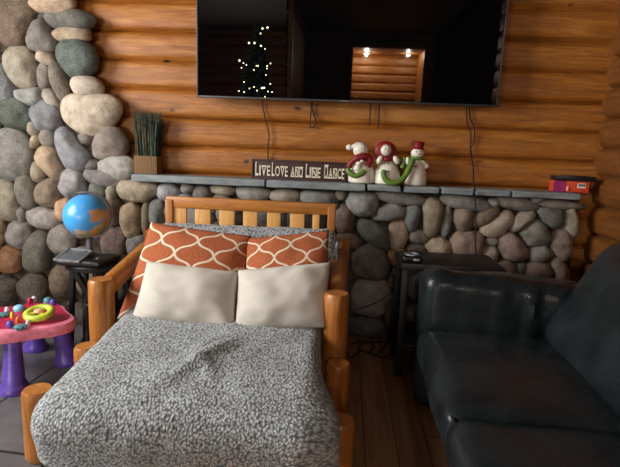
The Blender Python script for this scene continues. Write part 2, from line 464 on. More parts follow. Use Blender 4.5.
struct(log_wall('wall_right', LOGSIDE_DIM, YO, YF, lambda u, z, d: (XR+.01-d, u, z), LOG0+LOGH*.5, 9.0, du=.06).build('wall_right', LOGSIDE_DIM, angle=75))
mb = MB()
mb.box((3.3, (YB+YO)/2, ZC/2), (.1, YO-YB+.3, ZC)); mb.box(((XR+3.3)/2, YO+.06, ZC/2), (3.3-XR, .1, ZC)); mb.box(((XR+3.3)/2, YB-.05, ZC/2), (3.3-XR, .1, ZC))
mb.box(((XR+3.3)/2, (YB+YO)/2, ZC+.05), (3.3-XR, YO-YB, .1)); mb.box(((XR+3.3)/2+.1, (YB+YO)/2, -.06), (3.3-XR, YO-YB, .1))
struct(mb.build('wall_dark_space', PLASTER, smooth=False))  # unseen dark box, added to darken the screen's reflection and cut bounce
WIN = (0.22, 1.95, 0.95, 2.55)
struct(log_wall('wall_left', LOGSIDE_DIM, YB, YF, lambda u, z, d: (XL+d-.05, u, z), LOG0+LOGH*.5, 4.0, [WIN], du=.05).build('wall_left', LOGSIDE_DIM, angle=75))
HALL = (0.02, 1.28, 0.0, 2.62)
FILL_WIN = (-2.7, -1.1, 0.2, 1.35)  # added opening for frontal fill, kept too low for the screen to mirror
struct(log_wall('wall_front', LOGWALL, XL, XR, lambda u, z, d: (u, YB+d-.05, z), LOG0, 6.0, [HALL, FILL_WIN], du=.06, dz=.02).build('wall_front', LOGWALL, angle=75))
YH = YB-1.2
mb = log_wall('wall_hall', LOGWALL, HALL[0]-.1, HALL[1]+.1, lambda u, z, d: (u, YH+d, z), LOG0, 3.0, du=.06, dz=.012)
for x in (HALL[0]-.06, HALL[1]+.06): mb.box((x, (YB+YH)/2-.02, ZC/2), (.08, 1.2, ZC))
mb.box(((HALL[0]+HALL[1])/2, (YB+YH)/2, HALL[3]+.05), (HALL[1]-HALL[0]+.2, 1.2, .08)); mb.box(((HALL[0]+HALL[1])/2, (YB+YH)/2, -.02), (HALL[1]-HALL[0]+.2, 1.2, .04))
struct(mb.build('wall_hall', LOGWALL, angle=75))
# the window that lights the room, in the left wall
mb = MB(); yc = (WIN[0]+WIN[1])/2; zc = (WIN[2]+WIN[3])/2; wy = WIN[1]-WIN[0]; wz = WIN[3]-WIN[2]
for z in (WIN[2], WIN[3]): mb.box((XL, yc, z), (.2, wy+.16, .09), bev=.006)
for y in (WIN[0], yc, WIN[1]): mb.box((XL, y, zc), (.2 if y != yc else .06, .09, wz), bev=.006)
wf = struct(mb.build('window_1', WINWOOD, angle=30))
mb = MB(); px_ = (FILL_WIN[0]+FILL_WIN[1])/2; pw = FILL_WIN[1]-FILL_WIN[0]
for z in (FILL_WIN[2], FILL_WIN[3]): mb.box((px_, YB, z), (pw+.16, .2, .09), bev=.006)
for x in (FILL_WIN[0], px_, FILL_WIN[1]): mb.box((x, YB, (FILL_WIN[2]+FILL_WIN[3])/2), (.09 if x != px_ else .06, .2, FILL_WIN[3]-FILL_WIN[2]), bev=.006)
struct(mb.build('fill_window', WINWOOD, angle=30))  # frame around the added fill opening
# unseen log partition, added to keep the frontal fill off the right side
mb = log_wall('wall_light_blocker', LOGSIDE_DIM, YB, -1.2, lambda u, z, d: (-.86-d, u, z), LOG0+LOGH*.5, 7.0, du=.08, dz=.02)
mb.box((-.83, (YB-1.2)/2, ZC/2), (.06, YB*-1-1.2, ZC))
struct(mb.build('wall_light_blocker', LOGSIDE_DIM, angle=75))

# ------------------------------------------------------------------ stones
YS = 2.90                                           # face of the mortar the stones sit in
STONES = [
 (15,20,25,28,0,(112,88,66)),(51,1,22,13,0,(184,150,118)),(45,16,8,4.5,-25,(72,66,60)),(69,19,25,9.5,0,(100,102,93)),
 (42,37,15,17,0,(122,116,110)),(71,34,17.5,8,-3,(174,148,120)),(76,59,20.5,20,0,(84,100,94)),(21,67,17,21.5,0,(156,145,124)),
 (46,58,11,6.5,18,(172,150,128)),(45,76,7.5,13,0,(124,114,104)),(59,81,8.5,19,-17,(120,109,93)),(85,86,18,10.5,5,(184,168,150)),
 (28,96,16,11,0,(146,150,146)),(51,99,6.5,12,-33,(166,154,142)),(3,83,12,20,-22,(118,120,126)),(15,114,19,15,5,(84,94,84)),
 (47,117,14,15,-30,(126,130,140)),(90,114,32,21,4,(196,178,154)),(11,155,25,28,0,(134,132,128)),(34,129,7,7,0,(156,142,124)),
 (35,141,4,7.5,20,(172,156,124)),(48,137,8,10,-20,(146,136,124)),(72,148,13.5,26,-28,(136,141,152)),(86,138,7.5,6.5,0,(124,114,104)),
 (109,144,19,16.5,-8,(142,126,116)),(93,165,8,5.5,-15,(98,94,88)),(117,167,18.5,11.5,0,(170,169,162)),(50,161,13.5,20,-30,(186,156,120)),
 (38,172,7.5,10.5,0,(156,140,118)),(73,184,13.5,14.5,0,(146,146,150)),(102,178,18.5,7.5,10,(130,126,126)),(6,201,14,21,0,(156,145,122)),
 (26,192,10,17,-8,(120,117,102)),(49,193,14.5,16.5,25,(136,116,92)),(44,218,17,11,5,(162,156,150)),(22,215,4.5,8.5,0,(124,118,112)),
 (65,210,10,12,0,(200,152,110)),(20,234,13.5,14.5,0,(136,130,128)),(38,250,15.5,23,10,(98,95,82)),(0,232,6.5,13,0,(154,124,84)),
 (9,260,14.5,14,0,(148,90,48)),(63,240,14,16,0,(130,122,114)),(139,191.5,23.5,11.5,-3,(172,156,128)),(98,190,9.5,8.5,0,(98,102,92)),
 (111,193,5.5,8.5,0,(144,138,118)),(131,220,11.5,16.5,0,(158,132,98)),(112,211,9,15,-10,(114,94,70)),(115,243,13.5,17,0,(106,82,76)),
 (137,247,11.5,12.5,0,(112,112,114)),(146,218,4.5,17,0,(120,106,76)),(157,215,8.5,15,0,(116,120,117)),(169,193,11.5,9.5,0,(152,155,162)),
 (188,188.5,8,5,0,(132,132,134)),(203,193.5,9.5,7.5,0,(122,112,106)),(223,190.5,13.5,5,0,(170,159,136)),(254,194,17,7.5,0,(152,152,148)),
 (286,196,15.5,7.5,0,(160,150,134)),(319,198,18,8,0,(132,136,134)),(341,195,5.5,5.5,0,(136,121,111)),(186,198,9,4.5,0,(126,126,132)),
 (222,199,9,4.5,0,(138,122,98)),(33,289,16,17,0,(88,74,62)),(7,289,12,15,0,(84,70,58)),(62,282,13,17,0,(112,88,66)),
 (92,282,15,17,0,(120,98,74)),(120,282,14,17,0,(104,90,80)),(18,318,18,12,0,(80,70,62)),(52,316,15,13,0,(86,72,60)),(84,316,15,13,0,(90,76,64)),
 (362,204,17,13.5,0,(137,139,141)),(401,198,24.5,6.5,2,(120,120,116)),(390,212.5,17,8.5,-15,(126,126,124)),(374,234,21,14.5,24,(92,95,88)),
 (398,234,9.5,14.5,0,(174,146,124)),(412,218,7.5,13,0,(108,116,115)),(418,237,10.5,7,0,(132,121,113)),(416,248.5,9.5,5.5,0,(104,102,99)),
 (431.5,216,11,20.5,3,(148,128,104)),(466,202,23.5,7.5,4,(128,128,123)),(446,221,5,16,0,(121,121,120)),(463,219,10,11.5,0,(136,114,101)),
 (437,247,14.5,12.5,0,(182,160,132)),(466,246,16.5,17,0,(150,120,103)),(485,217,16,8,-33,(122,101,79)),(496,224,18.5,11,-40,(168,150,128)),
 (494,203,6.5,4.5,0,(138,137,132)),(518,204,20.5,6.5,5,(126,123,115)),(561,204.5,22.5,4.5,2,(132,121,105)),(492,241.5,7.5,4,0,(130,124,110)),
 (490,254,9,8.5,0,(154,138,124)),(513,247,17,13.5,30,(136,111,100)),(522,221,14.5,9.5,-50,(150,137,122)),(550,217,15,10.5,12,(100,100,94)),
 (570,224,6.5,15.5,-8,(152,142,128)),(534,232,16,13,0,(110,108,99)),(540,253,11,10,0,(118,113,113)),(560,246,11.5,17.5,-17,(128,104,95)),
 (505,269,10.5,11,0,(112,90,80)),(537,273,15.5,12.5,0,(117,93,82)),(558,271,9,14.5,-27,(137,119,106)),(520,270,6.5,8.5,0,(84,79,69)),
 (487,268,8.5,8.5,0,(121,110,100)),(468,269,5.5,7.5,0,(100,79,68)),(475,266,4,7,0,(88,80,72)),
 (345,219,9.5,14.5,0,(118,94,82)),(348,241,13,8,0,(118,94,79)),(370,262,20,18,0,(104,102,100)),(370,297,21,20,0,(144,140,144)),
 (365,325,19,10,0,(82,82,82)),(397,257,9,9.5,0,(152,108,60)),(391,282,4.5,8.5,0,(112,91,70)),(393,311,9,20,3,(108,76,50)),(391,341,8,11,0,(96,70,48)),
]
OUTLINE = {
 (90,114): [(60,112),(62,100),(72,96),(85,97),(97,94),(110,95),(119,100),(121,109),(116,119),(107,128),(95,135),(86,135),(75,130),(64,122)],
 (15,20): [(-8,0),(10,-8),(25,-4),(34,5),(38,14),(32,24),(28,34),(24,44),(15,47),(5,44),(-6,38)],
 (42,37): [(37,22),(45,22),(52,30),(57,42),(55,49),(42,52),(29,49),(27,42),(30,31)],
 (76,59): [(58,48),(66,41),(80,40),(92,46),(97,57),(95,68),(86,74),(72,78),(63,68),(57,58)],
 (21,67): [(6,54),(14,47),(28,48),(36,56),(38,72),(36,84),(28,88),(19,87),(11,80),(5,66)],
 (28,96): [(13,92),(26,89),(41,87),(43,94),(42,103),(32,107),(17,103)],
 (11,155): [(-12,140),(0,131),(12,128),(24,131),(32,142),(33,160),(27,174),(12,181),(-5,180),(-14,165)],
 (72,148): [(56,131),(63,126),(72,133),(80,143),(90,152),(90,164),(80,171),(68,170),(61,158),(57,145)],
 (109,144): [(92,147),(97,134),(109,127),(120,129),(128,140),(127,153),(118,157),(104,160),(95,158)],
 (50,161): [(35,158),(38,149),(48,145),(57,149),(59,158),(64,168),(63,178),(55,180),(46,172),(38,166)],
 (49,193): [(35,196),(38,186),(48,178),(57,177),(62,188),(63,198),(57,207),(45,208),(37,204)],
 (38,250): [(22,256),(25,245),(33,231),(44,229),(51,235),(52,252),(49,270),(36,274),(24,270)],
 (139,191.5): [(116,190),(122,181),(136,180),(152,181),(161,185),(156,193),(148,201),(135,203),(122,200)],
 (85,86): [(69,84),(74,77),(85,76),(94,77),(102,85),(103,91),(96,95),(80,96),(74,93)],
 (496,224): [(481,231),(484,226),(492,219),(501,211),(508,209),(512,215),(511,224),(504,234),(494,238),(485,236)],
 (534,232): [(519,233),(526,224),(534,219),(543,224),(550,234),(549,242),(538,246),(528,246)],
 (513,247): [(498,243),(500,235),(508,232),(518,238),(528,249),(529,258),(518,261),(505,259),(499,252)],
 (550,217): [(536,212),(541,208),(558,207),(564,213),(563,224),(554,229),(543,222)],
 (522,221): [(510,228),(513,218),(522,211),(532,209),(533,217),(524,225),(518,232),(512,233)],
 (466,246): [(450,240),(455,232),(468,230),(480,233),(482,245),(480,257),(468,262),(456,260),(450,250)],
 (437,247): [(423,246),(430,239),(440,236),(449,242),(451,252),(449,259),(440,260),(432,256)],
 (431.5,216): [(421,207),(425,199),(434,198),(442,204),(441,218),(440,230),(434,238),(427,237),(424,222)],
 (374,234): [(354,227),(358,219),(372,221),(388,228),(391,242),(390,250),(378,248),(364,240)],
 (362,204): [(346,202),(350,193),(364,191),(376,193),(378,205),(374,214),(362,217),(351,212)],
 (370,262): [(352,258),(357,247),(368,244),(382,248),(389,260),(388,276),(375,281),(355,278)],
 (370,297): [(350,295),(354,281),(368,278),(386,279),(391,296),(386,312),(372,317),(353,314)],
 (560,246): [(548,240),(554,230),(563,229),(570,238),(572,252),(568,261),(560,261),(552,252)],
}
def radial(poly):
    cx = sum(p[0] for p in poly)/len(poly); cy = sum(p[1] for p in poly)/len(poly); tab = []
    for k in range(180):
        a = 2*PI*k/180; dx, dy = math.cos(a), math.sin(a); best = 1.0
        for (x0, y0), (x1, y1) in zip(poly, poly[1:]+poly[:1]):
            ex, ey = x1-x0, y1-y0; den = dx*ey-dy*ex
            if abs(den) < 1e-9: continue
            t = ((x0-cx)*ey-(y0-cy)*ex)/den; u = ((x0-cx)*dy-(y0-cy)*dx)/den
            if t > 0 and -1e-6 <= u <= 1+1e-6: best = max(best, t)
        tab.append(best)
    for _ in range(2): tab = [sum(tab[(k+j) % 180] for j in (-3, -2, -1, 0, 1, 2, 3))/7 for k in range(180)]
    return cx, cy, tab
FILLCOL = [(122,116,108),(110,104,98),(136,124,106),(100,98,92),(128,108,94),(140,134,128),(92,84,74),(116,120,122)]
def fill_stones(known, npts, region, rmax, rmin, seed):
    rng = random.Random(seed); out = []
    def clear(x, y):
        best = 1e9
        for (cx, cy, rx, ry, a, c) in known+out:
            dx, dy = x-cx, y-cy
            if abs(dx) > 70 or abs(dy) > 70: continue
            ca, sa = math.cos(math.radians(a)), math.sin(math.radians(a))
            u, v = dx*ca+dy*sa, -dx*sa+dy*ca
            d = math.hypot(u/rx, v/ry)
            g = (1-1/d)*math.hypot(dx, dy) if d > 1 else -1
            if g < best: best = g
        return best
    rr = rmax
    while rr >= rmin:
        for _ in range(npts):
            x, y = region(rng)
            g = clear(x, y)
            if g >= rr*0.92:
                g = min(g, rr*1.25)
                c = rng.choice(FILLCOL); v = rng.uniform(.85, 1.12)
                out.append((x, y, g*rng.uniform(.95, 1.15), g*rng.uniform(.88, 1.05), rng.uniform(-30, 30), tuple(k*v for k in c)))
        rr *= 0.78
    return out
def chim_edge(y):
    pts = [(-300, 70), (5, 70), (20, 90), (34, 86), (58, 95), (85, 101), (113, 119), (144, 125), (167, 132), (178, 150)]
    for (y0, x0), (y1, x1) in zip(pts, pts[1:]):
        if y0 <= y <= y1: return x0+(x1-x0)*(y-y0)/(y1-y0)
    return 150
def reg_chim(rng):
    while True:
        x, y = rng.uniform(-150, 150), rng.uniform(-170, 335)
        if y > 176 or x < chim_edge(y)-9: return x, y
def reg_half(rng):
    x = rng.uniform(130, 565); return x, rng.uniform(197, 345)
fillA = fill_stones(STONES, 900, reg_chim, 20, 3.2, 3)
fillB = fill_stones(STONES+fillA, 1600, reg_half, 15, 3.0, 5)

def stone_mesh(items, yface):
    """river stones bedded in the wall face: each an uneven rounded lump of its own"""
    mb = MB(); cols = []
    for i, (cx, cy, rx, ry, a, c) in enumerate(items):
        tab = None
        if (cx, cy) in OUTLINE:
            cx, cy, tab = radial(OUTLINE[(cx, cy)]); a = 0
        P = Vector(at_y(cx, cy, yface)); k = yface/FPX*1.02
        if P.z - ry*k < 0.0: 
            if P.z < 0.015: continue
        ax = Vector((math.cos(math.radians(a)), 0, -math.sin(math.radians(a)))); az = Vector((math.sin(math.radians(a)), 0, math.cos(math.radians(a))))
        ax, az = [Vector((v.x*math.cos(-.039)-v.z*math.sin(-.039), 0, v.x*math.sin(-.039)+v.z*math.cos(-.039))) for v in (ax, az)]
        hx, hz = rx*k*1.08, ry*k*1.08
        hy = min(0.085, 0.028+0.62*min(hx, hz)); sd = i*7.31
        e = 1.95+random.random()*0.7; sub = 4 if min(rx, ry) > 11 else 3
        before = len(mb.v)
        def fn(p):
            r2 = math.hypot(p.x, p.z)
            f = 1.0
            if r2 > 1e-6:
                cx_, cz_ = abs(p.x)/r2, abs(p.z)/r2
                f = 1.0/((cx_**e+cz_**e)**(1/e)); f = 1+(f-1)*r2
            n = 0.20*nz3(p.x*1.1+sd, p.y*1.1, p.z*1.1) + 0.06*nz3(p.x*2.6+sd, p.y*2.6, p.z*2.6+3) + .015*nz3(p.x*8+sd, p.y*8, p.z*8)
            if tab is not None:
                th = math.atan2(-p.z, p.x) % (2*PI); q = th/(2*PI)*180; j = int(q) % 180; q -= int(q)
                rho = tab[j]*(1-q)+tab[(j+1) % 180]*q
                f = rho*1.06*(1+n*.25)
                return Vector((p.x*f/(rx*1.08), math.copysign(abs(p.y)**.9, p.y)*(1+n), p.z*f/(ry*1.08)))
            f *= 1+n
            y = p.y; y = math.copysign(abs(y)**0.9, y)
            return Vector((p.x*f, y*(1+n), p.z*f))
        bm = bmesh.new(); bmesh.ops.create_icosphere(bm, subdivisions=sub, radius=1.0)
        V = []
        for v in bm.verts:
            p = fn(v.co)
            w = P + ax*(p.x*hx) + az*(p.z*hz) + Vector((0, p.y*hy+0.012, 0))
            w.z = max(w.z, 0.001); V.append(w)
        bm.verts.index_update(); mb.add(V, [[v.index for v in f.verts] for f in bm.faces]); bm.free()
        g_ = .3*c[0]+.55*c[1]+.15*c[2]; c = tuple(min(255, 1.12*(c[j]*.68+g_*w_*.32)) for j, w_ in enumerate((1.04, 1.0, .94))); cc = lin(c); cols += [cc]*(len(mb.v)-before)
    mb.cols = cols; return mb
allst = STONES+fillA+fillB
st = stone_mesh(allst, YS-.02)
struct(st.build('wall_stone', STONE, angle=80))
# mortar backing of the tall chimney and of the low stone wall
mb = MB()
xm = float(at_y(575, 230, YS)[0]); zt = float(at_y(360, 190, 2.84)[2])
poly = [(XL, 0), (xm, 0), (xm, zt)]
for (y, x) in [(178, 130), (167, 122), (144, 115), (113, 107), (85, 90), (58, 84), (34, 76), (20, 78), (5, 62), (-200, 60)]:
    p = at_y(x, y, YS); poly.append((float(p[0]), float(p[2]) if y != -200 else ZC))
poly[3] = (poly[3][0], zt)
poly.append((XL, ZC))
n = len(poly)
mb.add([(x, YS, z) for x, z in poly]+[(x, YF+.05, z) for x, z in poly],
       [tuple(range(n)), tuple(range(2*n-1, n-1, -1))]+[(i, (i+1) % n, n+(i+1) % n, n+i) for i in range(n)])
struct(mb.build('wall_mortar', MORTAR, smooth=False))

# ------------------------------------------------------------------ slate mantel slabs
YM = 2.80
MZ = 0.952
slabs = [(131, 174, 264.5, 180), (266, 181, 365, 186.5), (367.5, 185.5, 401, 187), (404.5, 187, 439.5, 188.5), (442, 188.5, 474, 190), (476, 190, 511, 192), (513, 192, 581, 194.5)]
mantel_z = []
for i, (x0, y0, x1, y1) in enumerate(slabs):
    A = at_y(x0, y0+.5, YM); B = at_y(x1, y1+.5, YM)
    xa, xb = float(A[0]), float(B[0]); zt = MZ; th = 0.042 if i < 2 else 0.036
    mantel_z.append(zt)
    def fn(p, i=i): return (p.x+.004*nz3(p.z*20, p.x*9, i), p.y+.008*nz3(p.x*6, i*3, p.z*30)*(1 if p.y < 0 else 0), p.z+(.0025*nz3(p.x*8, p.y*9, i) if p.z < 0 else 0))
    mb = MB().rbox(((xa+xb)/2, (YM+YF-.03)/2, zt-th/2), (xb-xa, YF-.03-YM, th), .007, n=16, fn=fn)
    o = mb.build('trim_%d' % (i+1), SLATE, angle=50); struct(o)
print('mantel px z', [round(float(at_y(x, y, YM)[2]), 3) for x, y in ((170, 176.3), (300, 181.5), (395, 185.5), (525, 191.8))])

def px(x, y, Y): return Vector([float(c) for c in at_y(x, y, Y)])

# ------------------------------------------------------------------ television
YT = 2.86
bl, br = px(197, 97, YT), px(497.5, 107.5, YT)
W = br.x-bl.x; zb = (bl.z+br.z)/2; Ht = W*9/16+.01; tcx = (bl.x+br.x)/2
print('tv', bl, br, W)
tv = thing('television', 'large flat black wall television hung on the logs above the stone mantel', 'television', (tcx, YT+.03, zb))
TM = Matrix.Translation((tcx, YT, zb)) @ Matrix.Rotation(math.radians(1.3), 4, 'X')
def tvbox(c, s, bev=0, seg=2):
    return MB().box(TM @ Vector(c), s, TM.to_3x3().to_4x4(), bev, seg)
bx = MB()
for c, s in (((0, .012, .006), (W, .03, .012)), ((0, .012, Ht-.004), (W, .03, .008)), ((-W/2+.004, .012, Ht/2), (.008, .03, Ht)), ((W/2-.004, .012, Ht/2), (.008, .03, Ht))):
    bx.box(TM @ Vector(c), s, TM.to_3x3().to_4x4(), .002)
bx.build('bezel', DARKGREY, tv, angle=30)
tvbox((0, .009, Ht/2+.002), (W-.014, .012, Ht-.018)).build('screen', SCREEN, tv, smooth=False)
tvbox((0, .034, Ht/2), (W-.03, .03, Ht-.03), .01).build('back_cover', BLACK, tv)
lg = MB(); 
for k in range(7): lg.box(TM @ Vector((-.018+k*.006, -.0045, .006)), (.0042, .002, .0045), TM.to_3x3().to_4x4())
lg.build('logo_lettering', SILVER, tv, smooth=False)
MB().box((tcx, 2.928, zb+.5), (.4, .05, .3)).build('wall_bracket', BLACK, tv, smooth=False)

# ------------------------------------------------------------------ cables below the television
def wobble(pts, n=8, amp=.004, sd=0):
    out = []; pts = [Vector(p) for p in pts]
    for i in range(len(pts)-1):
        for k in range(n):
            t = k/n; p0 = pts[max(i-1, 0)]; p1 = pts[i]; p2 = pts[i+1]; p3 = pts[min(i+2, len(pts)-1)]
            q = 0.5*((2*p1)+(-p0+p2)*t+(2*p0-5*p1+4*p2-p3)*t*t+(-p0+3*p1-3*p2+p3)*t**3)
            out.append(q+Vector((amp*nz3(len(out)*.35, sd, 0), 0, 0)))
    out.append(pts[-1]); return out
YC = 2.953
def cord(name, pix, label, Y=YC, r=.0035, parent=None, cat='cable', group=None):
    pts = [px(x, y, Y if len(q) == 0 else q[0]) for x, y, *q in pix]
    o = MB().tube(wobble(pts, sd=len(pix)*1.7), r, 6).build(name, CABLE, parent)
    if parent is None: tag(o, label, cat, group)
    return o
cord('power_cable', [(262, 96), (263, 108), (265.5, 120), (269, 134), (268, 148), (268, 166)], 'thin dark cable running down the logs behind the wooden sign')
cord('looped_cable', [(311.5, 100), (311, 113), (310, 126), (313.5, 127), (316, 122), (313, 112), (312.5, 100)], 'short cable loop hanging under the middle of the television')
cord('cable_end', [(370.5, 102), (370.2, 113), (369.5, 126)], 'single short cable end hanging below the television, above the snowmen')
cord('cable_plug', [(379, 102), (379, 115), (378, 129)], 'short hanging cable tipped with a small plug, just right of another cable end')
t = thing('cable_pair', 'pair of long cables running from the television down over mantel and stones', 'cable', px(470, 192, 2.79))
cord('cable', [(466, 105), (467, 120), (471, 136), (470.5, 150), (473.5, 172), (474.3, 187, 2.86), (474.5, 191, 2.785), (475, 197, 2.785), (476, 215, 2.80), (475.5, 235, 2.80), (476, 256, 2.80), (477, 285, 2.80)], '', parent=t)
cord('cable', [(469, 105), (470, 118), (474.5, 128), (473.5, 142), (470.5, 150), (472, 160)], '', parent=t)

# ------------------------------------------------------------------ grass in a woven box
YP = 2.89
c = px(148.5, 172, YP); c.z = MZ
bw = .138
t = thing('potted_grass', 'artificial dark green grass in a woven square basket on the mantel end', 'plant', c)
hb = float(px(148, 156, YP).z)-MZ
mb = MB()
for dx, dy, sx, sy in ((0, -.045, bw, .008), (0, .045, bw, .008), (-bw/2+.004, 0, .008, .09), (bw/2-.004, 0, .008, .09)):
    mb.box((c.x+dx, c.y+dy, MZ+hb/2+.001), (sx, sy, hb), bev=.002)
mb.box((c.x, c.y, MZ+.008), (bw-.01, .085, .012))
mb.box((c.x, c.y, MZ+hb-.012), (bw-.01, .085, .006))
mb.build('planter', WOVEN, t, angle=30)
ztop = float(px(146, 105, YP).z)
for nm, mat, cnt, hmul, sd in (('grass_blades', GRASS, 620, 1.0, 1), ('dry_grass_blades', GRASSB, 260, 1.0, 2)):
    rng = random.Random(sd); mb = MB()
    for k in range(cnt):
        bx_, by_ = rng.uniform(-.058, .058), rng.uniform(-.034, .034)
        h = (ztop-MZ-hb)*rng.uniform(.72, 1.0)*hmul; lean = Vector((bx_*.22+rng.gauss(0, .021), rng.gauss(0, .008), h))
        a = rng.uniform(0, PI); w = Vector((math.cos(a), math.sin(a), 0))*.0026
        b0 = Vector((c.x+bx_, c.y+by_, MZ+hb-.012)); mid = b0+Vector((lean.x*.35, lean.y*.35, h*.55)); tip = b0+lean+Vector((0, 0, 0))
        q = w.cross(Vector((0, 0, 1)))*.6
        mb.add([b0-w, b0+w, b0+q, mid-w, mid+w, mid+q, tip], [(0, 1, 4, 3), (1, 2, 5, 4), (2, 0, 3, 5), (3, 4, 6), (4, 5, 6), (5, 3, 6)])
    o = mb.build(nm, mat, t, angle=30); o['kind'] = 'stuff'

# ------------------------------------------------------------------ wooden sign
YG = 2.875
a, b = px(252, 158.5, YG), px(347, 163, YG); zb_ = MZ
sw = b.x-a.x; sh = (a.z+b.z)/2-MZ
scx = (a.x+b.x)/2
t = thing('wooden_sign', 'long dark wooden sign with cream western lettering standing on the mantel', 'sign', (scx, YG, MZ))
MB().box((scx, YG+.01, MZ+sh/2+.001), (sw, .02, sh), bev=.003).build('board', SIGNB, t, angle=30)
fr = MB()
for z in (MZ+.006, MZ+sh-.005): fr.box((scx, YG-.002, z), (sw, .006, .010), bev=.002)
for x in (a.x+.005, b.x-.005): fr.box((x, YG-.002, MZ+sh/2), (.010, .006, sh), bev=.002)
fr.build('rim', SIGNB, t, angle=30)
def glyphs(txt, size):
    cu = bpy.data.curves.new('lettering', 'FONT'); cu.body = txt; cu.size = size; cu.extrude = .0015; cu.offset = size*.018
    ob = bpy.data.objects.new('lettering', cu); COL.objects.link(ob)
    dg = bpy.context.evaluated_depsgraph_get(); dg.update(); me = bpy.data.meshes.new_from_object(ob.evaluated_get(dg))
    V = [v.co.copy() for v in me.vertices]; F = [tuple(p.vertices) for p in me.polygons]
    bpy.data.objects.remove(ob); bpy.data.curves.remove(cu); bpy.data.meshes.remove(me); return V, F
words = [('LIVE', 255.5, 271.0), ('LOVE', 272.0, 288.5), ('AND', 291, 303.5), ('LINE', 306, 321.5), ('DANCE', 324.5, 345)]
mb = MB()
zbase = MZ+sh*.17; big = sh*.68; small = sh*.52
for w_, x0, x1 in words:
    wx0, wx1 = px(x0, 168, YG).x, px(x1, 168, YG).x
    adv = []
    for i, ch in enumerate(w_):
        hgt = big if (i == 0 and w_ != 'AND') else small
        V, F = glyphs(ch, 1.0); xs = [v.x for v in V]; ys = [v.y for v in V]
        wd = (max(xs)-min(xs)); wd = max(wd, .3) if ch != 'I' else .22
        adv.append((ch, hgt, V, F, min(xs), max(xs), min(ys), max(ys), wd))
    tot = sum(q[8] for q in adv)+.10*len(adv); xcur = wx0
    for ch, hgt, V, F, x_0, x_1, y_0, y_1, wd in adv:
        sx = (wx1-wx0)/tot; gw = wd*sx
        k = gw/max(x_1-x_0, 1e-6)
        mb.add([(xcur+(v.x-x_0)*k, YG-.0035-v.z*.6, zbase+(v.y-y_0)/(y_1-y_0)*hgt) for v in V], F)
        # slab serifs, as on the photographed western face
        if ch in 'LIEDNA':
            mb.box((xcur+gw/2, YG-.0035, zbase+hgt*.06), (gw*1.04, .0024, hgt*.13))
        if ch in 'IVNED': mb.box((xcur+gw/2, YG-.0035, zbase+hgt*.94), (gw*1.04, .0024, hgt*.13))
        if ch == 'L': mb.box((xcur+gw*.2, YG-.0035, zbase+hgt*.95), (gw*.42, .0024, hgt*.12))
        xcur += gw+.10*sx
mb.build('lettering', SIGNL, t, smooth=False)

# ------------------------------------------------------------------ snowmen
S = 2.85/FPX
def ctube(pts, r, n=10): return MB().tube(wobble(pts, 6, 0), r, n)
YN = 2.87
def snowman_base(name, label, xc):
    p = px(xc, 186, YN); return thing(name, label, 'snowman figurine', (p.x, YN, MZ), 'ceramic snowmen on the mantel')
def P(x, y, dy=0.0):
    q = px(x, y, YN); q.y = YN+dy; return q
# left: leaning snowman cradling a little one
s1 = snowman_base('snowman_figurine', 'left white snowman with pompom hat tail cradling a small snowman, red and green scarf', 362)
prof = lambda h, w: [(w*.80, 0), (w*.98, h*.06), (w*1.0, h*.25), (w*.9, h*.5), (w*.68, h*.78), (w*.4, h*.95), (.002, h)]
z1 = P(362, 157).z-MZ
MB().lathe(prof(z1, .078), (P(361.5, 180).x, YN, MZ)).build('body', WHITEC, s1)
h = MB().ell(P(360.5, 150, -.012), (.043, .035, .042), sub=3); hd = h.build('head', WHITEC, s1)
ht = ctube([P(352, 147.5, -.01), P(355, 145, -.015), P(359, 143.5, -.012)], [.010]*13, 10).build('hat_tail', WHITEC, s1)
MB().ell(P(349.3, 147.3, -.005), (.019, .017, .018)).build('pompom', WHITEC, ht)
MB().ell(P(362.5, 146.2, .006), (.026, .026, .015)).build('hat', REDC, s1)
mb = MB(); mb.ell(P(362.5, 150.5, -.043), (.004, .003, .004), sub=2); mb.ell(P(358.2, 149.8, -.043), (.003, .003, .003), sub=2); mb.build('eyes', DARKC, hd)
MB().ell(P(360.6, 152, -.046), (.0035, .008, .0035), sub=2).build('nose', ORANGEC, hd)
n_ = 8
MB().tube(wobble([P(348.8, 167, -.045), P(351.5, 162, -.052), P(357, 158, -.058), P(363, 156.5, -.058), P(368, 157.5, -.05), P(370, 161, -.05), P(367, 165.5, -.06)], 5, 0), [.010]+[.017]*8+[.021]*22, 10).build('scarf', REDC, s1)
ss = MB().ell(P(357.5, 168, -.055), (.024, .02, .023)).build('small_snowman', WHITEC, s1)
MB().ell(P(358.5, 163.5, -.066), (.017, .016, .015)).build('head', WHITEC, ss)
MB().ell(P(361.8, 160.8, -.075), (.012, .008, .007)).build('hat_brim', WHITEC, ss)
ctube([P(347.7, 168.5, -.05), P(350, 172.5, -.062), P(355, 175, -.07), P(360, 173.5, -.072), P(364.5, 170, -.066)], .016).build('green_scarf', GREENC, ss)
MB().ell(P(371, 162.5, -.02), (.012, .018, .025)).build('arm', WHITEC, s1)
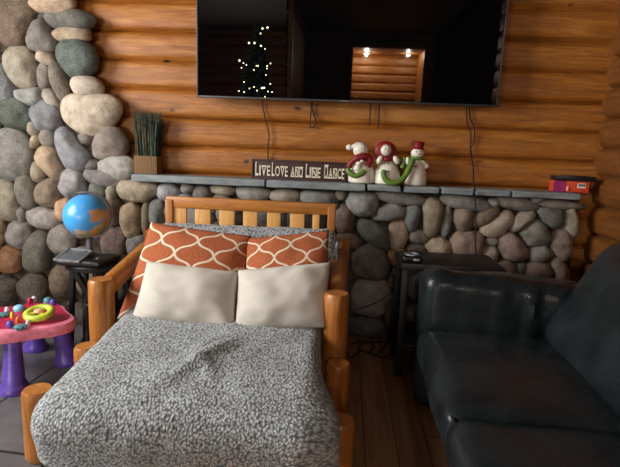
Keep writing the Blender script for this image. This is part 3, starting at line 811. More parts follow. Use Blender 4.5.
# middle: red hood
s2 = snowman_base('snowman_figurine', 'middle white snowman in a round red hood, green scarf curling over its belly', 386)
z2 = P(386, 160).z-MZ
MB().lathe(prof(z2, .080), (P(386.3, 180).x, YN, MZ)).build('body', WHITEC, s2)
MB().ell(P(385.3, 152, .004), (.066, .032, .062), fn=lambda p: Vector((p.x, p.y*(1-.35*max(0, -p.y)), p.z))).build('hood', REDC, s2)
hd = MB().ell(P(385.7, 150.3, -.024), (.030, .022, .032)).build('head', WHITEC, s2)
mb = MB(); mb.ell(P(384.5, 149, -.045), (.0035,)*3, sub=2); mb.ell(P(388.2, 148.6, -.045), (.0035,)*3, sub=2)
mb.ell(P(384.8, 153, -.045), (.002,)*3, sub=1); mb.ell(P(387.4, 153, -.045), (.002,)*3, sub=1); mb.build('eyes', DARKC, hd)
MB().ell(P(386.6, 151, -.05), (.0035, .009, .0035), sub=2).build('nose', ORANGEC, hd)
for xx, aa in ((379, .45), (395.5, -.55)):
    MB().ell(P(xx, 159.8, -.05), (.016, .018, .026), rot=Matrix.Rotation(aa, 3, 'Y')).build('arm', WHITEC, s2)
MB().ell(P(386.3, 159, -.046), (.024, .018, .014)).build('red_collar', REDC, s2)
for yy in (163.3, 170.6):
    MB().ell(P(387.2, yy, -.072), (.006, .004, .004), sub=2).build('button', DARKC, s2)
ctube([P(383.3, 170.3, -.072), P(382.4, 174, -.082), P(385, 179, -.088), P(391, 182, -.09), P(398, 180.5, -.085), P(404, 174.5, -.075), P(408.5, 166, -.066), P(411.5, 159.5, -.058)],
      .0155, 12).build('green_scarf', GREENC, s2)
# right: red top hat
s3 = snowman_base('snowman_figurine', 'right white snowman wearing a red top hat and green scarf, arm reaching out', 413)
z3 = P(413, 157).z-MZ
MB().lathe(prof(z3, .066), (P(414.8, 180).x, YN, MZ)).build('body', WHITEC, s3)
hd = MB().ell(P(417.3, 153.3, -.008), (.037, .033, .033)).build('head', WHITEC, s3)
hp = P(418, 148.2, -.006)
Mh = Matrix.Rotation(.07, 3, 'Y')
hat = MB().lathe([(.001, -.006), (.036, -.006), (.037, -.002), (.030, .002), (.027, .004), (.030, .02), (.034, .030), (.028, .037), (.001, .039)], hp, M=Mh)
hat.build('top_hat', REDC, s3)
mb = MB(); mb.ell(P(415.3, 151.8, -.039), (.0035,)*3, sub=2); mb.ell(P(419.5, 151.6, -.039), (.0035,)*3, sub=2)
mb.build('eyes', DARKC, hd)
MB().ell(P(417.3, 153.8, -.045), (.0035, .009, .0035), sub=2).build('nose', ORANGEC, hd)
MB().torus(P(417, 158.2, -.002), .030, .011, M=Matrix.Rotation(.12, 3, 'Y')).build('green_scarf', GREENC, s3)
ctube([P(420, 160, -.02), P(424, 163.5, -.018), P(425.8, 165.5, -.012)], .012).build('arm', WHITEC, s3)
MB().ell(P(426, 166.2, -.014), (.015, .015, .015)).build('mitten', WHITEC, s3)
ctube([P(410, 163, -.03), P(407, 160, -.05), P(406.6, 157.5, -.055)], .010).build('arm', WHITEC, s3)
MB().ell(P(406.5, 160.5, -.058), (.011, .012, .022)).build('mitten', WHITEC, s3)
ctube([P(403.8, 158, -.03), P(403.2, 161, -.035), P(401.2, 168, -.04)], .012).build('green_mitten_cuff', GREENC, s3)
MB().box(P(414.5, 166, -.054), (.017, .008, .009), bev=.003).build('button', REDC, s3)

# ------------------------------------------------------------------ red carton and black tray at the end of the mantel
YX = 2.87
a = px(556, 193, YX); b = px(592, 197, YX)
xl, xr = px(555, 186, YX).x, px(589, 190, YX).x
zt_ = (px(560, 179, YX).z+px(590, 184, YX).z)/2
t = thing('printed_carton', 'small red and magenta printed carton at the right end of the mantel', 'box', ((xl+xr)/2, YX+.04, MZ))
hB = zt_-MZ
bw2 = xr-xl; xs = xl+bw2*.36
Mx = Matrix.Rotation(math.radians(-6), 4, 'Z')
cB = Vector(((xl+xr)/2, YX+.045, MZ+hB/2+.001))
MB().box(cB, (bw2, .09, hB), Mx, .003).build('carton', BOXRED, t, angle=30)
MB().box(cB+Mx @ Vector((-bw2*.33, -.0455, 0)), (bw2*.34, .002, hB*.97), Mx).build('magenta_panel', BOXPURPLE, t, smooth=False)
MB().box(cB+Mx @ Vector((bw2*.28, -.0456, hB*.12)), (bw2*.22, .002, hB*.42), Mx).build('barcode_label', LABELW, t, smooth=False)
bc = MB()
for k in range(9): bc.box(cB+Mx @ Vector((bw2*(.20+.02*k), -.0469, hB*.16)), (bw2*(.006+.005*(k % 3)), .001, hB*.24), Mx)
bc.build('barcode', BLACK, t, smooth=False)
cap = MB(); cap.tube([cB+Mx @ Vector((-bw2*.10, -.047, -hB*.36)), cB+Mx @ Vector((-bw2*.10, -.047, hB*.02))], .006, 8)
cap.build('printed_bottle', PEACH, t)
q = Mx @ Vector((.0, -.0475, -hB*.2))
a1, a2 = px(559, 177, YX-.0), px(601, 184, YX)
tt = thing('shallow_tray', 'shallow black plastic tray lying across the top of the red carton', 'tray', (cB.x+.02, YX+.04, MZ+hB+.003))
def trayfn(p): return (p.x, p.y, p.z*(1.0)+.010*math.sin((p.x+.12)*13)*-1*(abs(p.x) < .13))
Mt = Matrix.Translation((cB.x+.014, YX+.045, MZ+hB+.016)) @ Matrix.Rotation(math.radians(-6), 4, 'Z')
tm = Mt
MB().box(tm @ Vector((0, 0, -.010)), (.205, .11, .006), Mx, .002).build('base', BLACK, tt)
rim = MB()
for cc, sz in (((0, -.053, .002), (.205, .005, .022)), ((0, .053, .002), (.205, .005, .022)), ((-.1, 0, .002), (.006, .11, .022)), ((.1, 0, .002), (.006, .11, .022))):
    rim.box(tm @ Vector(cc), sz, Mx, .001)
rim.build('rim', BLACK, tt)

# ------------------------------------------------------------------ globe on a round black table
tz = .505
TC = Vector((-1.30, 2.50, 0))
t = thing('side_table', 'small round black table with crossed legs against the chimney, globe on top', 'table', TC)
MB().lathe([(.001, tz-.035), (.15, tz-.035), (.165, tz-.028), (.168, tz-.008), (.162, tz), (.001, tz)], (TC.x, TC.y, 0), 40).build('tabletop', BLACKWOOD, t)
for k in range(4):
    an = PI/4+k*PI/2+.25; an2 = an+PI*.62
    MB().tube([(TC.x+.135*math.cos(an), TC.y+.135*math.sin(an), tz-.036), (TC.x+.125*math.cos(an2), TC.y+.125*math.sin(an2), .0)], .019, 8).build('leg', BLACKWOOD, t)
for k in range(4):
    an = k*PI/2+.35
    MB().tube([(TC.x+.13*math.cos(an), TC.y+.13*math.sin(an), tz-.036), (TC.x+.16*math.cos(an), TC.y+.16*math.sin(an), .0)], .017, 8).build('leg', BLACKWOOD, t)
MB().torus((TC.x, TC.y, .27), .075, .010).build('brace_ring', BLACKWOOD, t)
gc = px(86.5, 216, 2.47); gr = 22.8*2.47/FPX
g = thing('globe', 'blue desktop globe on a silver and black base, on the round black table', 'globe', (gc.x, gc.y, tz))
sp = MB().ell((0, 0, 0), (gr, gr, gr), sub=4).build('sphere', GLOBE, g, world=False); sp.location = (0, 0, gc.z-tz)
tilt = Matrix.Rotation(math.radians(-16), 3, 'Y')
Mm = Matrix.Rotation(math.radians(28), 3, 'Z') @ tilt @ Matrix.Rotation(PI/2, 3, 'X')
MB().torus(gc, gr+.010, .007, n=40, M=Mm, a0=-PI*.5, a1=PI*.5).build('meridian_arc', SILVER, g)
MB().lathe([(.045, tz+.03), (.04, tz+.04), (.018, tz+.05), (.014, gc.z-gr-.004), (.001, gc.z-gr-.004)], (gc.x+.01, gc.y, 0)).build('neck', GREYP, g)
bfr = lambda p: (p.x*(1+.12*p.y/.1), p.y, p.z)
gbase = MB().rbox((gc.x+.02, gc.y-.045, tz+.018), (.25, .20, .034), .014, n=10, fn=bfr).build('base', BLACK, g)
rb = Matrix.Rotation(math.radians(-8), 4, 'Z') @ Matrix.Rotation(math.radians(16), 4, 'X')
fr = MB()
bc_ = Vector((gc.x-.03, gc.y-.085, tz+.048))
for cc, sz in (((0, -.060, 0), (.150, .010, .012)), ((0, .060, 0), (.12, .010, .012)), ((-.07, 0, 0), (.010, .12, .012)), ((.07, 0, 0), (.010, .12, .012))):
    fr.box(bc_+rb @ Vector(cc), sz, rb, .004)
fr.build('silver_rim', SILVER, gbase)
MB().box(bc_+Vector((0, 0, -.003)), (.135, .115, .008), rb, .002).build('panel', GREYP, gbase)
MB().box((gc.x+.09, gc.y-.07, tz+.034), (.012, .022, .006), bev=.002).build('button', SILVER, gbase)

# ------------------------------------------------------------------ toy activity table
tzp = .29
def toy(x, y, z): return Vector([float(v) for v in at_z(x, y, z)])
tc_ = toy(22, 318, tzp)
t = thing('toy_activity_table', 'pink toddler activity table on chunky purple legs with a lime steering wheel', 'toy', (tc_.x, tc_.y, 0))
R0 = .236
mb = MB()
ring = []
NN = 64
for k in range(NN):
    a = 2*PI*k/NN; rr = R0*(1+.10*math.cos(4*a+PI*.1)); ring.append((rr*math.cos(a), rr*.86*math.sin(a)))
levels = [(.90, -.052), (.97, -.046), (1.0, -.030), (1.0, -.006), (.97, .004), (.90, .006)]
V = []; F = []
for s_, z in levels:
    for x, y in ring: V.append((tc_.x+x*s_, tc_.y+y*s_, tzp+z))
for i in range(len(levels)-1):
    for k in range(NN): F.append((i*NN+k, i*NN+(k+1) % NN, (i+1)*NN+(k+1) % NN, (i+1)*NN+k))
F.append(tuple(range(NN-1, -1, -1))); F.append(tuple((len(levels)-1)*NN+k for k in range(NN)))
mb.add(V, F).build('tabletop', PINK, t)
mb = MB(); V = []
for z in (.005, .013):
    for x, y in ring: V.append((tc_.x+x*.84, tc_.y+.015+y*.80, tzp+z))
mb.add(V, [tuple(range(NN-1, -1, -1)), tuple(NN+k for k in range(NN))]+[(k, (k+1) % NN, NN+(k+1) % NN, NN+k) for k in range(NN)]).build('play_panel', MAGENTA, t, angle=30)
legp = [(.060, 0), (.064, .012), (.058, .030), (.047, .05), (.043, .12), (.036, .20), (.034, .262), (.001, .262)]
for lx, ly, sx_, sy_ in ((14, 391, 0, 0), (68, 363, -.06, -.05), (36, 349, .0, -.0), (-38, 372, .03, 0)):
    b0 = toy(lx, ly, 0); dx = (tc_.x-b0.x)*.18; dy = (tc_.y-b0.y)*.18
    mb = MB(); mb.lathe(legp, (0, 0, 0)); mb.v = [(v[0]+b0.x+dx*v[2]/.26, v[1]+b0.y+dy*v[2]/.26, v[2]) for v in mb.v]
    mb.build('leg', PURPLE, t)
wc = toy(39, 313, tzp+.045)
Mw = Matrix.Rotation(math.radians(12), 3, 'X')
wh = MB().torus(wc, .052, .016, M=Mw).build('steering_wheel', LIME, t)
sk = MB()
for k in range(3):
    an = PI/2+k*2*PI/3; sk.tube([wc, wc+Mw @ Vector((.05*math.cos(an), .05*math.sin(an), 0))], .009, 8)
sk.build('wheel_spokes', LIME, wh)
MB().ell(wc+Mw @ Vector((0, 0, .010)), (.022, .022, .012)).build('horn_button', PEACH, wh)
MB().tube([wc-Mw @ Vector((0, 0, .05)), wc], .014, 10).build('wheel_column', MAGENTA, t)
for (x, y, r_, mt, nm) in ((19, 309, .026, AQUA, 'dial'), (48, 301, .022, TEAL, 'roller'), (3, 315, .024, TEAL, 'gear'), (20, 327, .024, TEAL, 'gear'), (10, 325, .016, PURPLE, 'peg'), (28, 324, .009, WHITEP, 'peg'),
                        (7, 311, .010, WHITEP, 'peg'), (53, 303, .016, PURPLE, 'peg'), (34, 300, .013, WHITEP, 'peg'), (12, 316, .008, YELLOW, 'peg'), (18, 321, .010, ORANGEC, 'peg'), (30, 301.5, .014, MAGENTA, 'peg')):
    p = toy(x, y, tzp+.02)
    if nm in ('gear',):
        m_ = MB().lathe([(r_*.9, -.008), (r_, -.004), (r_, .004), (r_*.7, .010), (.001, .012)], p)
        for k in range(8): m_.box(p+Vector((r_*math.cos(k*PI/4), r_*math.sin(k*PI/4), 0)), (.008, .008, .012), k*PI/4, .002)
        m_.build(nm, mt, t)
    else:
        MB().lathe([(r_, -.008), (r_, .006), (r_*.85, .014), (r_*.4, .02), (.001, .021)], p).build(nm, mt, t)

# ------------------------------------------------------------------ log lounge chair
XA, XB = -1.045, -.012                            # post centres left and right
ch = thing('log_lounge_chair', 'wide honey pine log lounge chair with slatted back facing the room', 'chair', ((XA+XB)/2, 2.0, 0))
def log(name, pts, r, mat, bump_seed=0, n=16):
    m = MB(); pts = [Vector(p) for p in pts]
    k = 7; P_ = [pts[0].lerp(pts[-1], i/k) for i in range(k+1)] if len(pts) == 2 else pts
    rr = [r*(1+.035*nz3(i*.9, bump_seed, 2)) for i in range(len(P_))]
    m.tube(P_, rr, n, round_end=.012); return m.build(name, mat, ch, angle=50)
YA, YM_, YF_ = 2.02, 1.93, 1.56
ZA = .545
for sd, X in enumerate((XA, XB)):
    log('front_post', [(X, YA, 0), (X, YA, ZA)], .054, PINE, sd)
    log('middle_post', [(X+(.02 if sd else -.0), YM_-.05, 0), (X+(.02 if sd else -.0), YM_-.05, .295)], .050, PINE, sd+3)
    log('foot_post', [(X+(.035 if sd else -.01), YF_, 0), (X+(.035 if sd else -.01), YF_, .265 if sd == 0 else .235)], .053, PINE, sd+5)
    log('back_post', [(X, 2.62, 0), (X, 2.62, .665)], .052, PINE, sd+7)
    log('armrest', [(X, YA+.03, ZA-.055), (X, 2.60, ZA+.04)], .044, PINE_Y, sd+9)
    log('side_rail', [(X, YF_, .16), (X, 2.62, .20)], .040, PINE_Y, sd+11)
log('front_rail', [(XA, YF_, .10), (XB, YF_, .10)], .040, PINE_X, 21)
log('rear_rail', [(XA, 2.62, .18), (XB, 2.62, .18)], .040, PINE_X, 22)
YK = 2.60
k0, k1 = px(167, 199, YK), px(336, 206, YK)
zr = (k0.z+k1.z)/2-.002
bx0, bx1 = k0.x, k1.x
print('rail', k0, k1)
MB().box(((bx0+bx1)/2, YK, zr-.014), (bx1-bx0, .04, .062), bev=.008).build('back_rail', PINE_X, ch, angle=30)
for x in (bx0+.018, bx1-.02): MB().box((x, YK-.006, zr-.20), (.042, .042, .40), bev=.006).build('back_stile', PINE, ch, angle=30)
spx = [(172.5, 187), (195.5, 211), (219.5, 235), (243.5, 258), (267.5, 281), (290.5, 305), (313, 320)]
for x0, x1 in spx:
    xa, xb = px(x0, 210, YK).x, px(x1, 210, YK).x
    MB().box(((xa+xb)/2, YK-.002, zr-.22), (xb-xa, .020, .40), bev=.004).build('back_slat', SLAT, ch, angle=30)
MB().box(((bx0+bx1)/2, YK, zr-.42), (bx1-bx0, .04, .05), bev=.008).build('lower_back_rail', PINE_X, ch, angle=30)

# ------------------------------------------------------------------ futon mattress and sherpa blanket
BXL, BXR = -.955, -.068
def profile():
    """centre line of the covered futon: front hang, seat, back, fold over the top"""
    pts = [(1.385, .10), (1.370, .165), (1.362, .225), (1.383, .282), (1.45, .318), (1.56, .338), (1.75, .365), (1.9, .386), (2.05, .402), (2.2, .42),
           (2.30, .445), (2.37, .51), (2.42, .58), (2.455, .655), (2.485, .705), (2.52, .722), (2.55, .70), (2.56, .64), (2.565, .55)]
    return [Vector((0, y, z)) for y, z in wob(pts)]
def wob(pts):
    q = wobble([(0, a, b) for a, b in pts], 9, 0); return [(v.y, v.z) for v in q]
prof_ = profile(); NP = len(prof_)
arc = [0.0]
for i in range(1, NP): arc.append(arc[-1]+(prof_[i]-prof_[i-1]).length)
NT = 110
def bl_point(i, s):
    p = prof_[i]; tq = (prof_[min(i+1, NP-1)]-prof_[max(i-1, 0)]).normalized(); nrm = Vector((0, -tq.z, tq.y))
    bw_ = .035*max(0.0, min(1.0, (p.y-2.25)/.1)); BX1 = BXR+bw_; BX0 = BXL-bw_*.5
    w = (BX1-BX0); u = s*(w+.34)-.17                   # unrolled width with a drop on both sides
    on_seat = p.y < 2.25 and i > 20
    flare = max(0.0, min(1.0, (1.78-p.y)/.30))           # the blanket bulges over the foot posts
    r = .055
    def edge(d):                                         # d >= 0: distance past the edge start
        if d < r*PI/2: return r*math.sin(d/r), r*(1-math.cos(d/r))
        return r, r+(d-r*PI/2)
    if u < r: du, dn = edge(r-u); X = BX0+r-du
    elif u > w-r: du, dn = edge(u-(w-r)); X = BX1-r+du
    else: X = BX0+u; dn = 0
    dn = min(dn, .15-(.08*flare if u > w/2 else 0))
    off = -dn
    hump = .006*nz3(X*4, arc[i]*4, 1)+.005*nz3(X*9, arc[i]*9, 5)
    hump += .012*nz3(X*2.0+3, arc[i]*2.0, 9)
    if p.y < 2.2:
        # folds gathered in the middle of the seat
        gx, gy = X+.50, p.y-1.66
        for (ox, oy, ang, ln, wd, hh) in ((.01, .03, .5, .12, .020, .016), (.045, .09, .75, .09, .018, .013), (-.03, -.05, .45, .10, .018, .012), (-.07, .01, .62, .07, .014, .008), (.05, -.06, -.5, .06, .014, .010), (.03, .17, .9, .07, .018, .010), (-.02, .10, .6, .05, .012, .010), (.02, -.01, -.9, .06, .013, .012), (.08, .03, 1.1, .07, .014, .010), (-.10, -.08, .3, .08, .016, .009)):
            dx, dy = gx-ox, gy-oy; a_ = dx*math.sin(ang)+dy*math.cos(ang); b_ = dx*math.cos(ang)-dy*math.sin(ang)
            hump += 1.05*hh*math.exp(-abs(b_/(1.5*wd))**1.7-(a_/(1.15*ln))**2)
        hump += .010*math.exp(-((p.y-1.93)/.03)**2)*nz3(X*6, 3, 1)
    if dn > .03: hump += .016*nz3(arc[i]*6.5, 2.0 if u < w/2 else 7.0, 0)*min(1, dn/.1)
    q = p+nrm*off; q = Vector((X, q.y, q.z))
    sidek = min(1, dn/.06)
    q += nrm*hump*(1-sidek) + Vector((-1 if u < w/2 else 1, 0, 0))*(hump*sidek*1.2)
    if flare and u > w/2: q.x += flare*.085*sidek
    if flare and u < w/2: q.x -= flare*.022*sidek
    q.z = max(q.z, .03)
    return q, (u, arc[i])
V = []; UV = []; F = []
for i in range(NP):
    for k in range(NT+1):
        q, uv = bl_point(i, k/NT); V.append(q); UV.append(uv)
for i in range(NP-1):
    for k in range(NT): F.append((i*(NT+1)+k, i*(NT+1)+k+1, (i+1)*(NT+1)+k+1, (i+1)*(NT+1)+k))
mb = MB(); mb.add(V, F); mb.uv = UV
bo = mb.build('sherpa_blanket', FLEECE, None, angle=180)
so = bo.modifiers.new('thickness', 'SOLIDIFY'); so.thickness = .014; so.offset = 0
tag(bo, 'grey curly sherpa blanket spread over the seat and back of the log chair', 'blanket')

mt = thing('futon_mattress', 'futon mattress under the grey blanket on the log chair', 'mattress', (-.51, 1.9, .2))
MB().rbox((-.51, 1.86, .30), (.80, .86, .13), .05, n=10, fn=lambda p: (p.x, p.y, p.z*.9+.098*p.y-.015)).build('seat_pad', CREAM, mt)

# ------------------------------------------------------------------ pillows
def pillow(name, label, corners, thick, mat, group, sd, uvs=(1, 1), wr=.006, depth_dir=None):
    """corners: top-left, top-right, bottom-right, bottom-left in the world"""
    tl, tr, br_, bl_ = [Vector(c) for c in corners]
    cen = (tl+tr+br_+bl_)/4; ux = ((tr+br_)-(tl+bl_)).normalized(); uy = ((tl+tr)-(bl_+br_)); uy = (uy-ux*uy.dot(ux)).normalized(); nn = ux.cross(uy)
    N = 34; V = []; UV = []; F = []
    for side in (1, -1):
        for j in range(N+1):
            for i in range(N+1):
                s, tt_ = i/N, j/N; a, b_ = s*2-1, tt_*2-1
                # sides bow inward between the pulled-out corners
                pin = .022
                aa = a*(1-pin*(1-b_*b_)*a*a); bb = b_*(1-pin*(1-a*a)*b_*b_)
                s2, t2 = (aa+1)/2, (bb+1)/2
                p = (bl_*(1-s2)+br_*s2)*(1-t2)+(tl*(1-s2)+tr*s2)*t2
                h = max(0, 1-abs(a)**2.6)**.62*max(0, 1-abs(b_)**2.6)**.62
                edge_ = min(1-abs(a), 1-abs(b_))
                h = thick*.5*h*(1+.25*nz3(a*1.3+sd, b_*1.3, 2))
                h += wr*nz3(a*3+sd, b_*3, side)*min(1, edge_*5)
                rad = wr*.9*math.sin((math.atan2(b_, a))*9+sd)*max(0, min(1, edge_*8))*max(0, 1-edge_*2.4)
                p = p+nn*(h+rad*.8)*side; V.append(p); UV.append((s*uvs[0], tt_*uvs[1]))
    M1 = (N+1)*(N+1)
    for o in (0, M1):
        for j in range(N):
            for i in range(N):
                q = (o+j*(N+1)+i, o+j*(N+1)+i+1, o+(j+1)*(N+1)+i+1, o+(j+1)*(N+1)+i); F.append(q if o == 0 else q[::-1])
    mb = MB(); mb.add(V, F); mb.uv = UV
    o = mb.build(name, mat, None, angle=180)
    bm = bmesh.new(); bm.from_mesh(o.data); bmesh.ops.remove_doubles(bm, verts=bm.verts, dist=.0006); bmesh.ops.recalc_face_normals(bm, faces=bm.faces)
    for e in bm.edges: e.smooth = True
    bm.to_mesh(o.data); bm.free()
    tag(o, label, 'pillow', group); return o
def pz(x, y, Y): return px(x, y, Y)
OG, CG = 'orange trellis pillows', 'cream pillows in front'
pillow('trellis_pillow', 'left orange pillow with white trellis pattern, tilted behind the left cream pillow', [pz(151, 222, 2.34), pz(252, 236, 2.34), pz(238, 318, 2.12), pz(117, 319, 2.10)], .12, TRELLIS, OG, 1.3, (1.0, 1.05))
pillow('trellis_pillow', 'right orange pillow with white trellis pattern behind the right cream pillow', [pz(245, 238, 2.335), pz(329, 230, 2.33), pz(329, 316, 2.11), pz(246, 320, 2.10)], .12, TRELLIS, OG, 4.7, (.95, 1.05))
pillow('cream_pillow', 'left plain cream pillow on the blanket, in front of the tilted orange pillow', [pz(147, 261, 2.14), pz(239, 272, 2.14), pz(234, 331, 1.965), pz(131, 320, 1.975)], .15, CREAM, CG, 7.9)
pillow('cream_pillow', 'right plain cream pillow on the blanket, beside the right armrest post', [pz(238, 270, 2.14), pz(331, 262, 2.13), pz(325, 328, 1.975), pz(234, 332, 1.965)], .15, CREAM, CG, 12.1)

# ------------------------------------------------------------------ leather sofa (local frame: x = depth towards the back, y = along, front left edge at x=0)
sof = thing('leather_sofa', 'black leather sofa standing along the right log wall', 'sofa', (.365, 2.06, 0), rz=math.radians(-1.5))
def sc(name, c, size, r, fn=None, rot=None, n=20):
    return MB().rbox(c, size, r, n=n, fn=fn, rot=rot).build(name, LEATHER, sof, world=False, angle=70)
def bulge(sx, sy, sz, top=.02, wr=.006, sd=0):
    def f(p):
        k = max(0, 1-(2*p.x/sx)**2)*max(0, 1-(2*p.y/sy)**2)
        return (p.x+wr*nz3(p.y*5, p.z*6, sd), p.y+wr*nz3(p.x*5, p.z*6, sd+4), p.z+(top*k if p.z > 0 else 0)+wr*.8*nz3(p.x*4, p.y*4, sd+8))
    return f
SD, AZ, SZ = .78, .655, .405
sc('base', (.50, -.95, .17), (.88, 2.25, .22), .03, n=8)
for k in range(2):
    sc('seat_cushion', (.305, -.37-k*.70, .335), (.66, .70, .15), .05, bulge(.66, .675, .15, .022, .007, k*3))
sc('seat_cushion', (.305, -.37-2*.70, .335), (.66, .70, .15), .05, bulge(.66, .675, .15, .022, .007, 11))
def armfn(p):
    x, y, z = p
    crease = (.009*math.sin(x*52+3*z)+.008*math.sin(x*95-4*z))*math.exp(-((x-.07)/.15)**2)*(1 if z > -.2 else .3)
    lean = .03*(z+.2)
    return (x, y-crease*(1 if y < 0 else 0)+.008*nz3(x*5, z*6, 3), z+.012*nz3(x*4, y*8, 1)-.05*max(0, (x+.1))*(z > 0)+(.012 if x < -.3 and z > .2 else 0))
sc('armrest', (.42, .115, .315), (.86, .22, .63), .075, armfn, n=32)
MB().tube([(.005, -.0, .40), (.0, -.4, .385), (.0, -.9, .385), (.0, -1.98, .385)], .006, 8).build('seam_piping', LEATHER, sof, world=False)
def backfn(sd):
    def f(p):
        x, y, z = p
        lean = .60*(z+.22)-.10*max(0, z)
        belly = -.035*max(0, 1-(z/.24)**2)*(x < 0)*(1-min(1, abs(y)/.53)**3)
        top = -.05*max(0, z-.05)/.2*(x*2.2)
        return (x+lean+belly+.008*nz3(y*4, z*4, sd), y+.008*nz3(x*5, z*4, sd+3), z+top+.02*(1-(y/.52)**2)*(z > 0)+.006*nz3(y*5, x*5, sd))
    return f
for k in range(2):
    sc('back_cushion', (.585, -.49-k*1.02, .61), (.27, 1.03, .46), .10, backfn(k*2.1), n=22)
sc('back_frame', (.815, -.95, .42), (.13, 2.2, .66), .04, lambda p: (p.x+.28*(p.z+.3), p.y, p.z), n=8)
sc('armrest', (.42, -2.14, .315), (.86, .22, .63), .075, armfn, n=20)
for x, y in ((.10, .12), (.9, .12), (.10, -2.0), (.9, -2.0)):
    MB().lathe([(.022, 0), (.028, .06), (.001, .06)], (x, y, 0), 14).build('leg', BLACKWOOD, sof, world=False)

# ------------------------------------------------------------------ black end table behind the sofa arm
ez = .60
e = thing('end_table', 'black end table in the dark gap between sofa arm and stone wall', 'table', (.56, 2.58, 0))
x0, x1, y0, y1 = .295, .80, 2.40, 2.72
MB().box(((x0+x1)/2, (y0+y1)/2, ez-.018), (x1-x0, y1-y0, .036), bev=.006).build('tabletop', BLACKWOOD, e, angle=30)
MB().box(((x0+x1)/2, (y0+y1)/2, .16), (x1-x0-.06, y1-y0-.04, .022), bev=.004).build('shelf', BLACKWOOD, e, angle=30)
for x in (x0+.025, x1-.025):
    for y in (y0+.025, y1-.025): MB().box((x, y, (ez-.036)/2), (.036, .036, ez-.036), bev=.004).build('leg', BLACKWOOD, e, angle=30)
d = thing('cable_box', 'small dark device with a silver ring on the black end table beside the sofa arm', 'device', (.31, 2.40, ez))
dp = px(406, 266, 2.34)
d.location = (dp.x, 2.46, ez)
MB().rbox((dp.x+.04, 2.46, ez+.018), (.10, .09, .034), .014, n=8).build('case', BLACK, d)
MB().torus((dp.x+.04, 2.46, ez+.036), .032, .005).build('ring', SILVER, d)
m_ = MB().box((dp.x+.06, 2.41, ez+.018), (.03, .006, .012), bev=.002).build('front_plate', SILVER, d)

# cables on the floor
rng = random.Random(4)
def floorloop(name, pix, label):
    pts = [px(0, 0, 1)]*0
    for x, y, z in pix:
        p = at_z(x, y, z); pts.append(Vector([float(v) for v in p]))
    tag(MB().tube(wobble(pts, 8, .006, len(pix)), .0048, 7).build(name, CABLE, None), label, 'cable', 'cables tangled on the floor')
floorloop('floor_cable', [(346, 352, .006), (352, 358, .006), (360, 351, .006), (372, 354, .006), (384, 357, .006), (395, 352, .006), (400, 345, .02)], 'black cable snaking over the floorboards nearest the log chair')
floorloop('floor_cable', [(352, 344, .012), (364, 341, .012), (374, 346, .012), (368, 352, .012), (358, 348, .012), (366, 343, .02), (382, 342, .012), (392, 345, .012)], 'looped black cable heaped on the floor below the big grey stone')
floorloop('floor_cable', [(376, 356, .006), (386, 345, .018), (389, 338, .03), (394, 347, .018), (402, 357, .006), (410, 352, .006)], 'black cable arching up from the floor next to the end table leg')
cord('wall_cable', [(392, 292, 2.80), (378, 302, 2.78), (362, 308, 2.78), (352, 310, 2.80)], 'thin black cord slanting across the large pale low boulder', r=.003)

# ------------------------------------------------------------------ things behind the camera that show in the screen
def mirror(x, y, L):
    """where the ray through (x, y), turned back by the screen, has travelled L beyond it"""
    o = EYEV; dr = _ray(x, y); nrm = np.array(TM.to_3x3() @ Vector((0, -1, 0))); p0 = np.array(TM @ Vector((0, .003, 0)))
    tt_ = ((p0-o)@nrm)/(dr@nrm); hit = o+dr*tt_; r = dr-2*(dr@nrm)*nrm; r = r/np.linalg.norm(r); return Vector([float(v) for v in hit+r*L])
LT = 3.3
top = mirror(259, 22, LT); bas = mirror(252, 97, LT)
print('tree', top, bas)
cen_ = mirror(256, 97, LT); tx, ty = cen_.x, cen_.y
half = 1.12*abs(mirror(232, 95, LT).x-mirror(272, 95, LT).x)/2
tr_ = thing('christmas_tree', 'dark decorated fir tree with warm lights, seen reflected in the television screen', 'tree', (tx, ty, 0))
Htop = top.z+.05
MB().tube([(tx, ty, 0), (tx, ty, Htop-.1)], [.05, .012], 10).build('trunk', BLACKWOOD, tr_)
slope = half/max(.1, (Htop-bas.z))
mb = MB(); rng = random.Random(11)
for k in range(1500):
    z = .35+(Htop-.40)*(1-(rng.random())**.6); R = min(.48, slope*(Htop-z))*rng.uniform(.55, 1.0)+.02; a = rng.uniform(0, 2*PI)
    b0 = Vector((tx, ty, z+.02)); tip = Vector((tx+R*math.cos(a), ty+R*math.sin(a), z-.25*R)); w = Vector((-math.sin(a), math.cos(a), 0))*(.02+.02*R)
    mid = b0.lerp(tip, .6)
    mb.add([b0, mid-w, tip, mid+w, mid+Vector((0, 0, .03)), mid-Vector((0, 0, .02))], [(0, 1, 4), (1, 2, 4), (2, 3, 4), (3, 0, 4), (0, 5, 1), (1, 5, 2), (2, 5, 3), (3, 5, 0)])
o = mb.build('branches', NEEDLE, tr_, smooth=False); o['kind'] = 'stuff'
bulbs = [(262.5, 28.5), (267.5, 27.5), (260.5, 33.5), (249, 43), (254.5, 43), (261, 45.8), (265, 49), (239.5, 60.5), (246.5, 64.8), (241.5, 67.8), (256.5, 65.8), (258, 66), (254, 70), (270.5, 63.5), (267, 68.5), (266, 75), (244, 82),
         (239, 91), (244, 92), (249.5, 88.5), (254, 87), (257, 90.5), (262, 88), (264, 87.8), (268, 91.5), (272, 92), (270.3, 84), (265, 97), (243.5, 63), (267, 66)]
for i, (x, y) in enumerate(bulbs):
    rr = .010 if i in (0, 1, 3, 4, 5, 7, 22, 23) else .0065
    MB().ell(mirror(x, y, LT-.30), (rr, rr, rr), sub=2).build('fairy_light', BULB, tr_)
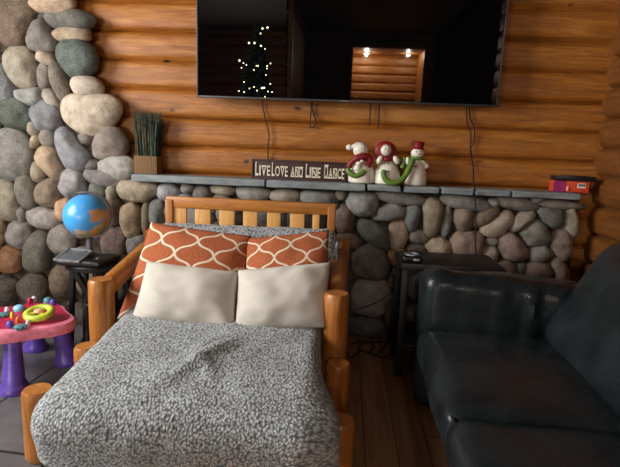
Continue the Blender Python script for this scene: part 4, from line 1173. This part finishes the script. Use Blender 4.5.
# two recessed downlights over the far log wall
dl = []
for i, (x, y) in enumerate(((366.5, 57.5), (408.5, 59.5))):
    p = mirror(x, y, 7.1); zc_ = ZC
    s_ = (zc_-EYE)/(p.z-EYE)
    dlt = thing('ceiling_downlight', ('larger left' if i == 0 else 'smaller right')+' one of two round ceiling lights reflected in the television', 'light', (p.x, YH+.45, HALL[3]-.002), 'downlights mirrored in the screen')
    MB().torus((p.x, YH+.45, HALL[3]+.0), .06 if i == 0 else .035, .010).build('trim_ring', WHITEP, dlt)
    MB().lathe([(.001, -.004), (.055 if i == 0 else .030, -.004), (.055 if i == 0 else .030, .0), (.001, .0)], (p.x, YH+.45, HALL[3]-.0)).build('lens', DOWNLIGHT, dlt)
    dl.append((p.x, YH+.45))

# ------------------------------------------------------------------ light
def area(name, loc, rot, sx, sy, power, color):
    ld = bpy.data.lights.new(name, 'AREA'); ld.shape = 'RECTANGLE'; ld.size = sx; ld.size_y = sy; ld.energy = power; ld.color = color
    o = bpy.data.objects.new(name, ld); COL.objects.link(o); o.location = loc; o.rotation_euler = rot; return o
# daylight through the left-hand window: +X, a little downward
area('window_daylight', (XL-.06, yc, zc), (0, math.radians(-90+8), 0), wz-.1, wy-.1, 192, (1.0, .985, .955))
for i, (x, y) in enumerate(dl):
    ld = bpy.data.lights.new('downlight_beam', 'POINT'); ld.energy = 130 if i == 0 else 55; ld.color = (1, .93, .84); ld.shadow_soft_size = .015
    o = bpy.data.objects.new('downlight_beam', ld); COL.objects.link(o); o.location = (x, y, HALL[3]-.03)
area('frontal_fill', (px_, YB-.06, (FILL_WIN[2]+FILL_WIN[3])/2), (math.radians(90+6), 0, 0), pw-.1, FILL_WIN[3]-FILL_WIN[2]-.1, 185, (1.0, .985, .955))  # added lamp behind the invented low opening, fills from the front
w = bpy.data.worlds.new('sky'); scene.world = w; w.use_nodes = True
bg = w.node_tree.nodes['Background']; bg.inputs[0].default_value = (.75, .85, 1.0, 1); bg.inputs[1].default_value = .8

scene.view_settings.view_transform = 'Standard'; scene.view_settings.look = 'None'
scene.view_settings.exposure = -0.28; scene.view_settings.gamma = 1.0; scene.view_settings.use_curve_mapping = False
scene.cycles.use_denoising = True
scene.cycles.max_bounces = 8; scene.cycles.sample_clamp_indirect = 6.0
